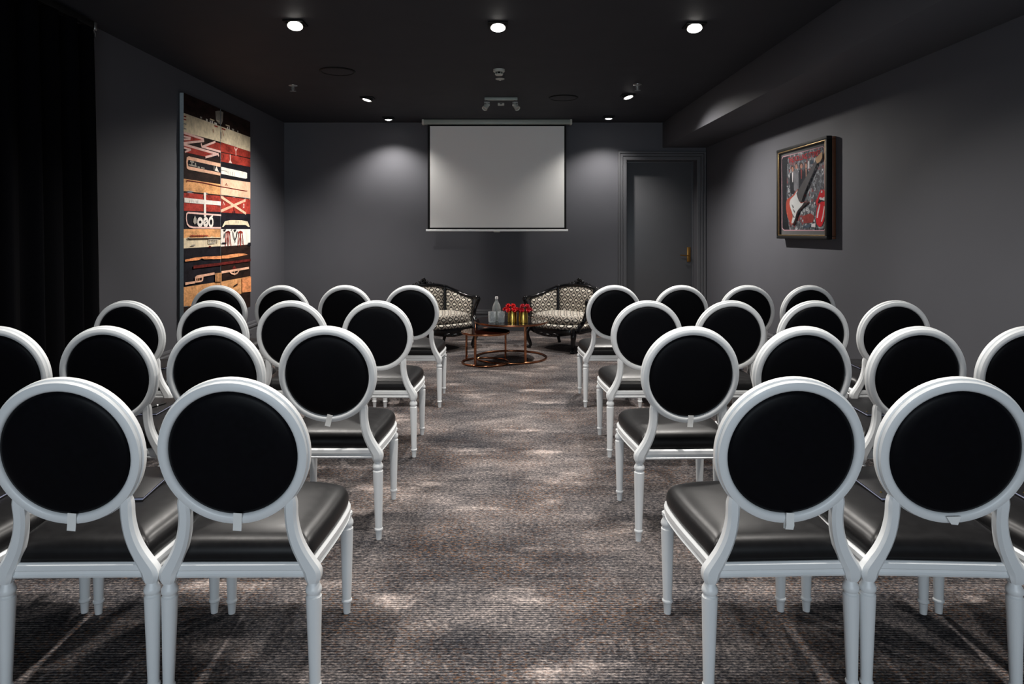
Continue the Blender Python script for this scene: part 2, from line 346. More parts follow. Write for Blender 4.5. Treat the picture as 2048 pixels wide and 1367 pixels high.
# ------------------------------------------------------------------ the upholstered chairs
OUT = [(0.0, -0.232), (0.12, -0.232), (0.195, -0.231), (0.212, -0.212), (0.218, -0.15), (0.225, -0.07), (0.232, 0.02), (0.236, 0.11), (0.236, 0.175), (0.228, 0.225), (0.200, 0.262), (0.13, 0.288), (0.06, 0.297), (0.0, 0.299)]
def closed_outline(half):
    L = [(x, y) for x, y in half]; R = [(-x, y) for x, y in half[1:-1]][::-1]
    return L+R
def offset_outline(o, d):
    n = len(o); res = []
    for i in range(n):
        p, q = Vector(o[i-1]), Vector(o[(i+1) % n]); t = (q-p).normalized(); nr = Vector((t.y, -t.x)); res.append(Vector(o[i])+nr*d)
    return res
def chair_proto():
    root = thing('dining_chair', (0, 0, 0), 0, 'x', 'chair')
    ol = [tuple(p[:2]) for p in smooth_path([(x, y, 0) for x, y in closed_outline(OUT)], 3, True)]
    tilt = Matrix.Rotation(math.radians(10), 3, 'X'); C = Vector((0, -0.28, 0.765))
    def ringpt(r, a, wd): return C+tilt @ Vector((r*math.cos(a), wd, r*math.sin(a)*1.02))
    prof = [(.187, -.012), (.190, -.019), (.196, -.0225), (.206, -.0225), (.2145, -.019), (.2175, -.012), (.2150, -.0085), (.2155, -.006), (.2205, -.003), (.2205, .014), (.216, .020), (.205, .0225), (.194, .0225), (.187, .017)]
    N = 72; rs = [[ringpt(r, 2*PI*i/N, wd) for r, wd in prof] for i in range(N)]; rs.append(rs[0])
    MB().rings(rs, cap=(False, False)).build('back_frame', m_white, root, 40)
    pp = [(0.0001, -.026), (.06, -.0258), (.11, -.025), (.15, -.0235), (.174, -.0205), (.184, -.016), (.1892, -.008), (.1892, .004), (.182, .014), (.165, .024), (.12, .033), (.06, .038), (.0001, .040)]
    rs = [[ringpt(r, 2*PI*i/N, wd) for i in range(N)] for r, wd in pp]
    MB().rings(rs).build('back_pad', m_pad, root, 60)
    def sec(cx, cy, z, wx, wy):
        ch = 0.22; a, b = wx/2, wy/2
        pts = [(a, -b*(1-2*ch)), (a, b*(1-2*ch)), (a*(1-2*ch), b), (-a*(1-2*ch), b), (-a, b*(1-2*ch)), (-a, -b*(1-2*ch)), (-a*(1-2*ch), -b), (a*(1-2*ch), -b)]
        return [(cx+x, cy+y, z) for x, y in pts]
    ps = [(.1570, -.2575, .632, .024, .026), (.1575, -.2540, .606, .035, .034), (.1565, -.247, .56, .035, .037), (.163, -.241, .51, .037, .040), (.177, -.235, .465, .042, .042), (.194, -.230, .43, .048, .044), (.2075, -.227, .405, .054, .046), (.214, -.226, .390, .052, .046), (.216, -.225, .372, .047, .044), (.216, -.225, .358, .036, .036)]
    cps = smooth_path([p[:3] for p in ps], 3); ws = smooth_path([(p[3], p[4], 0) for p in ps], 3)
    leg = [(0.0, 0.0), (.0125, 0.0), (.0155, .038), (.0165, .040), (.0195, .044), (.0195, .049), (.0165, .054), (.0165, .058), (.0235, .306), (.0235, .313), (.0195, .317), (.0195, .321), (.0225, .324), (.0245, .331), (.0235, .339), (.0175, .350), (.0165, .358), (.0205, .362), (.0205, .372)]
    for s in (1, -1):
        rs = [sec(s*c[0], c[1], c[2], w_[0], w_[1]) for c, w_ in zip(cps, ws)]
        MB().rings(rs).build('back_post', m_white, root, 40)
        sh = Matrix(((1, 0, -s*0.005/0.37), (0, 1, 0.0), (0, 0, 1)))
        MB().lathe(leg, 20, (s*0.220, -0.222, 0), 0, sh).build('leg', m_white, root, 30)
        lm = MB().lathe(leg, 20, (s*0.212, 0.250, 0)); lm.box((s*0.205, 0.240, 0.388), (0.034, 0.034, 0.05), 0.006)
        lm.build('leg', m_white, root, 30)
    rp = [(-.03, .372), (-.001, .372), (.002, .378), (-.003, .383), (-.003, .391), (.003, .396), (.003, .411), (-.004, .417), (-.03, .417)]
    offs = [offset_outline(ol, o) for o, z in rp]
    n = len(ol); rs = [[(offs[k][i].x, offs[k][i].y, rp[k][1]) for k in range(len(rp))] for i in range(n)]; rs.append(rs[0])
    MB().rings(rs, cap=(False, False)).build('seat_rail', m_white, root, 30)
    cp = [(.96, .410), (.985, .418), (1.0, .432), (.998, .446), (.980, .460), (.945, .471), (.89, .480), (.80, .487), (.65, .492), (.45, .4945), (.2, .4955), (.01, .496)]
    cx, cy = 0, 0.03; il = offset_outline(ol, -0.004)
    rs = [[(cx+(p.x-cx)*s, cy+(p.y-cy)*s, z) for p in il] for s, z in cp]
    MB().rings(rs).build('seat', m_seat, root, 60)
    return root
chair0 = chair_proto()
def rowx(xs, d): return [(x-PX)*d/F for x in xs]
ROWS = {  # row: (y of the chair, distance of its back, centres of the backs: curtain side then door side, aisle first)
    1: (2.28, [-0.784, -1.272, -1.757], [0.832, 1.332, 1.825]),
    2: (3.35, rowx([655, 434, 219, 3], 3.07), rowx([1376, 1602, 1830, 2052], 3.07)),
    3: (4.50, rowx([755, 585, 427, 262], 4.22), rowx([1293, 1460, 1625, 1791], 4.22)),
    4: (5.72, rowx([823, 691, 565, 436], 5.44), rowx([1228, 1362, 1494, 1616], 5.44))}
RN = {4: 'front row facing the sofas', 3: 'second row from the sofas', 2: 'third row from the sofas', 1: 'back row'}
SN = ['on the aisle', 'second from the aisle', 'third from the aisle', 'fourth from the aisle']
TAB = {(1, 0, 0): ('strip', 4), (1, 0, 1): ('strip', 6), (2, 0, 0): ('strip', 14), (4, 0, 0): ('strip', 3), (1, 1, 0): ('loop', 4), (2, 1, 0): ('strip', 3), (1, 1, 1): ('fold', 0)}
ROT = {(1, 0, 0): 0.5, (1, 0, 1): 1.0, (1, 1, 0): 2.0, (1, 1, 1): -2.5, (2, 1, 0): 1.5, (2, 1, 1): 0.5, (3, 0, 3): -1.5, (4, 0, 3): 2.0, (3, 1, 3): -2, (2, 0, 2): -1}
CH = {}
first = True
for r in (1, 2, 3, 4):
    y, Ls, Rs = ROWS[r]
    for side, xs in enumerate((Ls, Rs)):
        for k, x in enumerate(xs):
            o = chair0 if first else copy_tree(chair0); first = False
            rz = math.radians(ROT.get((r, side, k), random.uniform(-0.5, 0.5)))
            o.location = (x, y+0.008*random.uniform(-1, 1), 0); o.rotation_euler = (0, 0, rz)
            tag(o, 'white round-backed chair %s, %s, %s block' % (SN[k], RN[r], ('curtain-side', 'door-side')[side]), 'chair', 'white chairs with round black backs')
            CH[(r, side, k)] = o
for key, (kind, ang) in TAB.items():
    a = math.radians(ang); t = MB(); zb = 0.762-0.2205*1.02; R_ = Matrix.Rotation(math.radians(10), 3, 'X') @ Matrix.Rotation(a, 3, 'Y')
    base = Vector((0, -0.28, 0.762))+Matrix.Rotation(math.radians(10), 3, 'X') @ Vector((0.006, -0.0225, -0.19))
    def strip(pts, wd):
        rs = [[base+R_ @ Vector((sx*wd/2, yy+dy, zz)) for sx, dy in ((-1, -0.0008), (1, -0.0008), (1, 0.0008), (-1, 0.0008))] for yy, zz in pts]
        t.rings(rs)
    if kind == 'strip': strip([(-0.002, 0.012), (-0.003, -0.002), (-0.004, -0.028), (-0.006, -0.042)], 0.025)
    elif kind == 'loop': strip([(-0.002, 0.010), (-0.004, -0.004), (-0.012, -0.024), (-0.010, -0.038), (0.0, -0.041), (0.004, -0.030), (-0.001, -0.014)], 0.024)
    else:
        pts = [base+R_ @ Vector(p) for p in ((-0.021, -0.004, 0.000), (0.021, -0.004, 0.002), (0.011, -0.010, -0.022), (-0.008, -0.010, -0.020))]
        t.prism(pts, R_ @ Vector((0, -0.002, 0)))
    o = t.build('pull_tab', m_tab, CH[key], 50); o['label'] = 'white ribbon tab below the back'

# ------------------------------------------------------------------ folders on the seats
f0 = thing('folder', (0, 0, 0), 0, 'x', 'folder')
MB().box((0, 0, 0.0015), (0.235, 0.315, 0.003), 0.001).build('cover', m_folder, f0)
MB().box((0, 0, 0.0060), (0.229, 0.309, 0.006)).build('pages', m_pages, f0)
MB().box((0, 0, 0.0105), (0.235, 0.315, 0.003), 0.001).build('cover', m_folder, f0)
MB().lathe([(0.0, 0), (0.004, 0), (0.004, 0.002), (0.0, 0.003)], 12, (-0.095, -0.11, 0.012)).build('stud', m_gold, f0)
first = True
for (r, side, k), ch in CH.items():
    if k == 0: continue
    o = f0 if first else copy_tree(f0); first = False
    sg = -1 if side == 0 else 1
    o.location = ch.location+Vector((sg*0.075, 0.185, 0.4962)); o.rotation_euler = (0, 0, math.radians(random.uniform(-3, 3)-sg*3))
    tag(o, 'black folder on the chair %s, %s, %s block' % (SN[k], RN[r], ('curtain-side', 'door-side')[side]), 'folder', 'black folders on the chair seats')
    if (r, side, k) == (2, 0, 2):
        p = thing('pen', o.location+Vector((0.06, -0.02, 0.0165)), math.radians(-20), 'black pen with silver clip lying on a black folder', 'pen')
        RX = Matrix.Rotation(PI/2, 3, 'X')
        MB().lathe([(0.0, -0.065), (0.0012, -0.065), (0.0045, -0.05), (0.0045, 0.07), (0.0, 0.071)], 12, (0, 0, 0), 0, RX).build('barrel', m_black, p)
        MB().lathe([(0.0046, -0.005), (0.0048, -0.005), (0.0048, 0.003), (0.0046, 0.003)], 12, (0, 0, 0), 0, RX).box((0, -0.045, 0.0055), (0.002, 0.04, 0.001)).build('clip', m_steel, p)

# ------------------------------------------------------------------ the two marquise sofas
def sofa_proto():
    root = thing('carved_armchair', (0, 0, 0), 0, 'x', 'armchair')
    A_, B_, Y0 = 0.415, 0.38, 0.09
    def plan(ph, off=0.0, z=0.5):
        s, c = math.sin(ph), math.cos(ph)
        e = 0.10*(z-0.30)
        x = (A_+e+off)*math.copysign(abs(s)**0.75, s); y = Y0-(B_+e+off)*abs(c)**0.85
        return x, y
    def H(ph):
        u_ = min(1, abs(ph)/(PI/2)); return 0.590+0.150*(0.5+0.5*math.cos(PI*u_))**0.85
    # arc length along the plan for the fabric pattern
    K = 240; arc = [0.0]
    for i in range(1, K+1):
        p, q = plan(-PI/2+PI*(i-1)/K), plan(-PI/2+PI*i/K); arc.append(arc[-1]+math.hypot(q[0]-p[0], q[1]-p[1]))
    def al(ph):
        t = (ph+PI/2)/PI*K; i = max(0, min(K-1, int(t))); return arc[i]+(arc[i+1]-arc[i])*(t-i)-arc[K]/2
    # back panels
    for (p0, p1) in ((-0.99, -0.36), (-0.33, 0.33), (0.36, 0.99)):
        nu, nv = 18, 14
        t = MB()
        for sgn, depth, o0 in ((-1, 0.040, 0.0), (1, 0.014, 0.022)):
            vs, uvs, fs = [], [], []
            for i in range(nu+1):
                fu = i/nu; ph = (p0+(p1-p0)*fu)*PI/2
                for j in range(nv+1):
                    fv = j/nv; z = 0.285+(H(ph)-0.012-0.285)*fv
                    bul = (1-(2*fu-1)**4)*(1-(2*fv-1)**4)
                    x, y = plan(ph, o0+sgn*depth*bul, z)
                    vs.append((x, y, z)); uvs.append((al(ph), z))
            for i in range(nu):
                for j in range(nv):
                    a0 = i*(nv+1)+j; fs.append((a0, a0+1, a0+nv+2, a0+nv+1))
            t.add(vs, fs, 0, uvs)
        t.build('back_panel', m_ikat, root, 60, fix=False)
    # top rail that runs down into the arms
    path, rad = [], []
    for i in range(61):
        ph = -PI/2+PI*i/60; z = H(ph); x, y = plan(ph, 0.012, z); path.append((x, y, z)); rad.append(0.024+0.005*abs(math.sin(3*ph)))
    MB().tube(path, rad, 10, flat=(0.95, 1.0)).build('top_rail', m_lacq, root, 60)
    for s in (-1, 1):
        ph = s*0.345*PI/2
        pts = []
        for k in range(9):
            z = 0.27+(H(ph)-0.27)*k/8; x, y = plan(ph, -0.008, z); pts.append((x, y, z))
        MB().tube(pts, 0.017, 8).build('back_divider', m_lacq, root, 60)
        sc = MB(); x, y = plan(ph, 0.01, H(ph)); sc.ellipsoid((x, y, H(ph)+0.016), (0.032, 0.022, 0.018)).ellipsoid((x+s*0.03, y+0.008, H(ph)+0.010), (0.02, 0.016, 0.013))
        sc.build('rail_scroll', m_lacq, root, 60)
        # arm front: out, down and forward into the seat rail
        x, y = plan(s*PI/2, 0.012, 0.59)
        pp = smooth_path([(x, y-0.02, 0.592), (x, y+0.05, 0.598), (x+s*0.004, y+0.085, 0.580), (x-s*0.004, y+0.075, 0.53), (x-s*0.030, y+0.060, 0.45), (x-s*0.055, y+0.085, 0.36), (x-s*0.072, y+0.15, 0.30), (x-s*0.075, y+0.175, 0.255)], 5)
        nn = len(pp); rr = [0.026+0.008*math.exp(-((i-nn*0.25)/3.5)**2)+0.006*math.exp(-((i-nn)/6)**2) for i in range(nn)]
        am = MB().tube(pp, rr, 10); am.ellipsoid((x+s*0.002, y+0.075, 0.600), (0.034, 0.038, 0.022))
        am.build('arm', m_lacq, root, 60)
        # cabriole legs
        fl2 = smooth_path([(s*0.325, 0.265, 0.255), (s*0.342, 0.292, 0.205), (s*0.338, 0.292, 0.15), (s*0.318, 0.272, 0.085), (s*0.306, 0.262, 0.040), (s*0.312, 0.272, 0.018), (s*0.318, 0.282, 0.006)], 4)
        n2 = len(fl2); rr = [0.040-0.024*min(1, i/(n2*0.7))+(0.010 if i > n2*0.8 else 0) for i in range(n2)]
        MB().tube(fl2, rr, 10).ellipsoid((s*0.318, 0.284, 0.016), (0.026, 0.030, 0.016)).build('leg', m_lacq, root, 60)
        rl = smooth_path([(s*0.265, -0.235, 0.255), (s*0.270, -0.250, 0.18), (s*0.268, -0.262, 0.10), (s*0.270, -0.290, 0.03), (s*0.272, -0.300, 0.006)], 4)
        n2 = len(rl); rr = [0.032-0.013*min(1, i/(n2*0.7)) for i in range(n2)]
        MB().tube(rl, rr, 10).ellipsoid((s*0.272, -0.300, 0.014), (0.022, 0.024, 0.014)).build('leg', m_lacq, root, 60)
    # carved crest
    cr = MB(); x, y = plan(0, 0.01, 0.74); zt = H(0)
    for i in range(-6, 7):
        a_ = i*0.235; ln = 0.060-0.0045*abs(i)
        cx = i*0.0235; cz = zt+0.030-0.0016*i*i+0.012*math.cos(i*PI)
        Rm = Matrix.Rotation(a_, 3, 'Y')
        cr.ellipsoid((cx, y, cz), (0.013, 0.016, ln*0.55), 8, 6, 0, Rm)
    for s in (-1, 1):
        for cx, cz, rr_ in ((0.055, 0.040, 0.020), (0.105, 0.022, 0.018), (0.150, 0.010, 0.015), (0.024, 0.062, 0.015)):
            pts = [(s*cx+rr_*math.cos(q)*(1-0.06*j), y-0.006, zt+cz+rr_*math.sin(q)*(1-0.06*j)) for j, q in ((j, j*0.55) for j in range(12))]
            cr.tube(pts, 0.0065, 6)
    cr.ellipsoid((0, y, zt+0.078), (0.022, 0.016, 0.020)).ellipsoid((0, y-0.012, zt+0.035), (0.03, 0.018, 0.026))
    cr.build('crest_carving', m_lacq, root, 60)
    # seat frame, deck and loose cushion
    def outl(sc, n=64):
        res = []
        for i in range(n):
            q = 2*PI*i/n; c_, s_ = math.cos(q), math.sin(q)
            x = 0.375*math.copysign(abs(c_)**0.55, c_); y = 0.01+0.285*math.copysign(abs(s_)**0.55, s_)
            if s_ > 0: y += 0.025*math.cos(x/0.375*PI/2)
            res.append((x*sc, 0.01+(y-0.01)*sc))
        return res
    o1, o2 = outl(1.0), outl(0.90)
    low = [0.205-0.040*math.cos(math.atan2(y-0.01, x)*2+PI)*(0.9 if y > 0.2 else 0.4) for x, y in o1]
    rs = [[(x, y, z) for (x, y), z in zip(o2, low)], [(x, y, z) for (x, y), z in zip(o1, low)], [(x*1.02, y*1.02, 0.235) for x, y in o1], [(x, y, 0.268) for x, y in o1], [(x, y, 0.268) for x, y in o2]]
    ap = MB().rings(rs)
    for s in (-1, 0, 1): ap.ellipsoid((s*0.10, 0.325-abs(s)*0.006, 0.19+abs(s)*0.012), (0.05, 0.012, 0.018))
    ap.build('seat_frame', m_lacq, root, 60)
    def pad(name, prof, scx):
        t = MB(); base_ = outl(scx); n = len(base_); vs, fs, uvs = [], [], []
        per = [0]
        for i in range(1, n+1):
            p, q = base_[i-1], base_[i % n]; per.append(per[-1]+math.hypot(p[0]-q[0], p[1]-q[1]))
        for k, (s, z) in enumerate(prof):
            for i in range(n+1):
                x, y = base_[i % n]; x, y = x*s, 0.01+(y-0.01)*s; vs.append((x, y, z))
                if s > 0.9: uvs.append((x if abs(y) > 0.2 else per[i], z+y*0.0+(0.0 if s > 0.9 else 0)))
                else: uvs.append((x, z+(0.29-y)*0.9))
        for k in range(len(prof)-1):
            for i in range(n): fs.append((k*(n+1)+i, k*(n+1)+i+1, (k+1)*(n+1)+i+1, (k+1)*(n+1)+i))
        t.add(vs, fs, 0, uvs); return t.build(name, m_ikat, root, 60, fix=False)
    pad('seat_deck', [(0.96, 0.262), (1.0, 0.272), (1.012, 0.29), (1.0, 0.308), (0.96, 0.318), (0.5, 0.32), (0.01, 0.32)], 0.985)
    pad('seat_cushion', [(0.9, 0.316), (0.97, 0.324), (1.0, 0.345), (1.005, 0.370), (0.985, 0.395), (0.945, 0.412), (0.89, 0.421), (0.75, 0.432), (0.5, 0.440), (0.25, 0.443), (0.01, 0.444)], 0.90)
    return root
sofa = sofa_proto()
sofa.location = (0.752, 8.345, 0); sofa.rotation_euler = (0, 0, math.radians(140))
tag(sofa, 'black carved armchair in diamond-patterned fabric, beside the gold vases on the door side', 'armchair', 'pair of carved armchairs')
s2 = copy_tree(sofa); s2.location = (-0.765, 8.345, 0); s2.rotation_euler = (0, 0, math.radians(-140))
tag(s2, 'black carved armchair in diamond-patterned fabric, beside the water glasses on the curtain side', 'armchair')

# ------------------------------------------------------------------ nesting tables and what stands on them
def circle(c, r, z, n=64): return [(c[0]+r*math.cos(2*PI*i/n), c[1]+r*math.sin(2*PI*i/n), z) for i in range(n)]
def nest_table(label, cx, cy, R, H_, legs, topmat, other, lap):
    t = thing('nesting_table', (cx, cy, 0), 0, label, 'table', 'copper nesting tables')
    rs = []; N_ = 240; rr = 0.0115
    for i in range(N_):
        a_ = 2*PI*i/N_; ca, sa = math.cos(a_), math.sin(a_); x, y = (R-0.012)*ca, (R-0.012)*sa
        gap = abs(math.hypot(x+cx-other[0], y+cy-other[1])-(other[2]-0.012))
        k = max(0.0, min(1.0, (0.034-gap)/0.012)); zc = rr+k*lap*rr*0.51; hz_ = rr*(1-0.51*k)   # where the two rings cross, each gives up half its height
        rs.append([(x+ca*rr*math.cos(q), y+sa*rr*math.cos(q), zc+hz_*math.sin(q)) for q in (2*PI*j/8 for j in range(8))])
    rs.append(rs[0]); MB().rings(rs, cap=(False, False)).build('base_ring', m_copper, t, 60)
    for a_ in legs:
        a_ = math.radians(a_); p = (R-0.012)*math.cos(a_), (R-0.012)*math.sin(a_)
        MB().box((p[0], p[1], (H_+0.01)/2), (0.026, 0.012, H_-0.026), 0.002, rot=Matrix.Rotation(a_+PI/2, 3, 'Z')).build('leg', m_copper, t)
    MB().lathe([(0, H_-0.012), (R-0.006, H_-0.012), (R-0.006, H_-0.001), (0, H_-0.001)], 64).build('table_top', topmat, t, 40)
    MB().lathe([(R-0.0055, H_-0.020), (R, H_-0.020), (R+0.003, H_-0.010), (R, H_), (R-0.0055, H_), (R-0.0055, H_-0.020)], 64).build('rim', m_copper, t, 40)
    return t
LOW, TALL = (-0.178, 7.36, 0.262), (0.10, 7.66, 0.41)
nest_table('low round copper nesting table with empty dark red top', *LOW, 0.345, (148, 246, 30), m_redglass, TALL, -1)
nest_table('tall round copper nesting table holding the vases, bottle and glasses', *TALL, 0.420, (64, 292, 180), m_glasstop, LOW, 1)
TZ = 0.420
def on_top(px, d): return ((px-PX)*d/F, d, TZ)
# water bottle
p = on_top(993, 7.66)
bt = thing('water_bottle', p, 0, 'clear glass water bottle with pale cap behind two tumblers', 'bottle')
MB().lathe([(0, 0.004), (0.044, 0.004), (0.047, 0.012), (0.047, 0.135), (0.043, 0.165), (0.030, 0.195), (0.0165, 0.218), (0.0145, 0.238), (0.0145, 0.252), (0.012, 0.252), (0.012, 0.236), (0.028, 0.192), (0.041, 0.163), (0.044, 0.133), (0.044, 0.012), (0, 0.008)], 28).build('glass_body', m_bottle, bt, 50)
MB().lathe([(0, 0.0), (0.046, 0.0), (0.0475, 0.004), (0.0475, 0.008), (0.0, 0.008)], 28).build('glass_base', m_crystal, bt, 50)
MB().lathe([(0.0152, 0.238), (0.0168, 0.238), (0.0168, 0.264), (0.015, 0.268), (0, 0.268)], 20).build('cap', m_tab, bt, 50)
for px, dd in ((984, 7.50), (1002.3, 7.50)):
    p = on_top(px, dd); g = thing('tumbler', p, 0, 'cut crystal water tumbler in front of the bottle, '+('nearer the gold vases' if px > 990 else 'farther from the gold vases'), 'glass', 'pair of cut crystal tumblers')
    t = MB(); n = 32; rs = []
    for z, r in ((0.0, 0.034), (0.003, 0.037), (0.012, 0.0375), (0.024, 0.0385), (0.036, 0.0385), (0.048, 0.039), (0.060, 0.039), (0.072, 0.0395), (0.084, 0.0395), (0.096, 0.040), (0.112, 0.041), (0.118, 0.041)):
        kk = len(rs); rs.append([((r+(0.0016 if (i+kk) % 2 and 0.01 < z < 0.10 else 0))*math.cos(2*PI*i/n), (r+(0.0016 if (i+kk) % 2 and 0.01 < z < 0.10 else 0))*math.sin(2*PI*i/n), z) for i in range(n)])
    for z, r in ((0.118, 0.038), (0.03, 0.034), (0.022, 0.030), (0.022, 0.001)):
        rs.append([(r*math.cos(2*PI*i/n), r*math.sin(2*PI*i/n), z) for i in range(n)])
    t.rings(rs).build('glass_body', m_crystal, g, 20)
# gold vases with red flowers
def bloom(name, loc, tilt, az, size, mat, label, group, seed, stem):
    rnd = random.Random(seed); o = thing(name, loc, az, label, 'flower', group)
    M3 = Matrix.Rotation(tilt, 3, 'Y'); t = MB()
    for layer, (n, open_, r) in enumerate(((3, 0.30, 1.25), (5, 0.55, 1.30), (6, 0.90, 1.20), (6, 1.35, 1.05))):
        for i in range(n):
            q = 2*PI*(i+0.5*layer)/n+rnd.uniform(-0.2, 0.2); Q = Matrix.Rotation(q, 3, 'Z'); op = open_+rnd.uniform(-0.15, 0.15)
            rows = []
            for k in range(5):
                f_ = k/4; wd = size*0.42*math.sin(PI*(0.15+0.75*f_))**0.8*(0.7+0.15*layer)
                bend = op*(0.45+0.75*f_); x = size*r*f_*math.sin(bend); z = size*r*f_*math.cos(bend)*0.9
                rows.append([M3 @ (Q @ Vector((x+0.10*size*(jj*jj)*f_, wd*jj, z-0.06*size*jj*jj))) for jj in (-1, -0.5, 0, 0.5, 1)])
            vs = [p_ for rw in rows for p_ in rw]; th_ = M3 @ (Q @ Vector((0.0015, 0, 0.0012)))
            top = [v_+th_ for v_ in vs]; fs = []
            for k in range(4):
                for j in range(4):
                    a0 = k*5+j; fs.append((a0, a0+1, a0+6, a0+5)); b0 = a0+25; fs.append((b0, b0+5, b0+6, b0+1))
            t.add(vs+top, fs)
    t.build('petals', mat, o, 70, fix=False)
    back = Matrix.Rotation(-az, 3, 'Z'); pts = [M3 @ Vector((0, 0, 0.003))]+[back @ (Vector(q)-Vector(loc)) for q in stem]
    MB().tube(smooth_path(pts, 4), 0.0022, 6).build('stem', m_green, o)
for vi, (px, dd, mat, word) in enumerate(((1024.5, 7.50, m_red, 'bright red'), (1046.5, 7.46, m_red2, 'crimson'))):
    p = on_top(px, dd)
    vs_ = thing('vase', p, 0, 'gold cylinder vase holding %s flowers' % word, 'vase', 'pair of gold vases')
    MB().lathe([(0, 0), (0.049, 0), (0.051, 0.002), (0.051, 0.128), (0.050, 0.130), (0.047, 0.130), (0.047, 0.006), (0, 0.006)], 40).build('vase_body', m_gold, vs_, 40)
    MB().lathe([(0, 0.006), (0.0465, 0.006), (0.0465, 0.095), (0, 0.097)], 24).build('soil', m_black, vs_, 40)
    lean = (-0.017, 0.017)[vi]                                    # the bunches lean away from each other
    spots = [(lean+0.036*math.cos(q), 0.036*math.sin(q), 0.178, 0.36, q, 0) for q in (k*PI/2+PI/4 for k in range(4))]
    spots += [(lean+0.060*math.cos(q), 0.060*math.sin(q), 0.139, 0.85, q, 1) for q in (k*PI/3 for k in range(6))]
    for i, (dx, dy, dz, ti, az, low) in enumerate(spots):
        r_, q_ = math.hypot(dx, dy), math.atan2(dy, dx)
        st_ = [(p[0]+k_*math.cos(q_), p[1]+k_*math.sin(q_), p[2]+z_) for k_, z_ in (((0.036, 0.136), (0.032, 0.115), (0.030, 0.088)) if low else ((0.014, 0.150), (0.013, 0.120), (0.012, 0.088)))]
        bloom('flower', (p[0]+dx, p[1]+dy, p[2]+dz), ti, az, 0.0245, mat, ('%s bloom drooping over the rim of its gold vase' if low else '%s bloom at the top of the bunch in its gold vase') % word, '%s blooms in a gold vase' % word, 10*vi+i, st_)

# ------------------------------------------------------------------ projection screen
SD = 9.52; sc_ = SD/F
def sx(px): return (px-PX)*sc_
def sz(py): return HC+(PY-py)*sc_
ps = thing('projector_screen', (sx(993.5), SD, sz(462)), 0, 'pulled-down white projection screen with black border on the far wall', 'screen')
def loc(px, py, y=0): return (sx(px)-sx(993.5), y, sz(py)-sz(462))
a_, b_ = loc(847, 248), loc(1141, 248); top = RH-0.004-sz(462)
hz0 = loc(0, 249)[2]
MB().box(((a_[0]+b_[0])/2, 0.0, (hz0+top)/2), (b_[0]-a_[0], 0.085, top-hz0), 0.008).build('housing', m_housing, ps)
for q in (a_[0]-0.004, b_[0]+0.004): MB().box((q, 0.0, (hz0+top)/2), (0.030, 0.094, top-hz0+0.006), 0.006).build('end_cap', m_plast, ps)
l0, l1 = loc(855.5, 460.5), loc(1132.5, 247)
MB().box(((l0[0]+l1[0])/2, 0.0, (l0[2]+l1[2])/2), (l1[0]-l0[0], 0.002, l1[2]-l0[2])).build('black_border', m_black, ps)
w0, w1 = loc(860, 455), loc(1128.5, 252.3)
MB().box(((w0[0]+w1[0])/2, -0.0018, (w0[2]+w1[2])/2), (w1[0]-w0[0], 0.0012, w1[2]-w0[2])).build('screen_surface', m_screenw, ps)
r0, r1 = loc(852, 463), loc(1136, 458.6)
MB().tube([(r0[0], 0, (r0[2]+r1[2])/2), (r1[0], 0, (r0[2]+r1[2])/2)], (r1[2]-r0[2])/2, 12).build('bottom_bar', m_white, ps)
MB().box((0.0, -0.010, r0[2]-0.002), (0.085, 0.012, 0.012), 0.003).build('pull_handle', m_plast, ps)

# ------------------------------------------------------------------ ceiling fittings
d0 = thing('downlight', (0, 0, 0), 0, 'x', 'light')
sq_ = MB()
for dx, dy, lx, ly in ((0, 0.066, 0.15, 0.018), (0, -0.066, 0.15, 0.018), (0.066, 0, 0.018, 0.114), (-0.066, 0, 0.018, 0.114)): sq_.box((dx, dy, -0.006), (lx, ly, 0.012), 0.002)
sq_.build('trim', m_black, d0)
MB().lathe([(0.030, 0.030), (0.050, 0.012), (0.060, -0.012), (0.056, -0.014), (0.048, 0.006), (0.030, 0.008)], 24, (0, 0, -0.020)).build('lamp_holder', m_steel, d0, 40)
MB().lathe([(0.0, -0.022), (0.026, -0.018), (0.040, -0.012), (0.044, -0.006), (0.0, -0.002)], 24, (0, 0, -0.020)).build('lamp', m_glow, d0, 50)
def lamp_light(parent, watts, tx, ty, beam, soft):
    sd = bpy.data.lights.new('downlight_beam', 'SPOT'); sd.energy = watts; sd.color = LAMP_COL
    sd.spot_size = math.radians(beam); sd.spot_blend = soft; sd.shadow_soft_size = 0.035
    so = bpy.data.objects.new('downlight_beam', sd); COL.objects.link(so); so.parent = parent
    so.location = (0, 0, -0.085); so.rotation_euler = (math.radians(tx), math.radians(ty), 0)
names = ['above the third row, curtain side', 'above the aisle by the third row', 'above the third row, door side', 'above the curtain-side armchair', 'above the door-side armchair', 'near the far wall, curtain side of the screen', 'near the far wall, door side of the screen', 'above the back row, curtain side', 'above the back row on the aisle', 'above the back row, door side']
for i, (x, y, wt, tx, ty, be, so_) in enumerate(LAMPS):
    o = d0 if i == 0 else copy_tree(d0); o.location = (x, y, RH)
    for c_ in o.children:
        if c_.name.startswith('lamp'): c_.rotation_euler = (math.radians(tx*0.9), math.radians(ty*0.9), 0)
    tag(o, 'square recessed ceiling downlight, lit, '+names[i], 'light', 'recessed ceiling downlights')
dl = sorted([o for o in bpy.data.objects if o.type == 'EMPTY' and o.name.split('.')[0] == 'downlight'], key=lambda o: o.name)
for o, (x, y, wt, tx, ty, be, so_) in zip(dl, LAMPS): lamp_light(o, wt, tx, ty, be, so_)

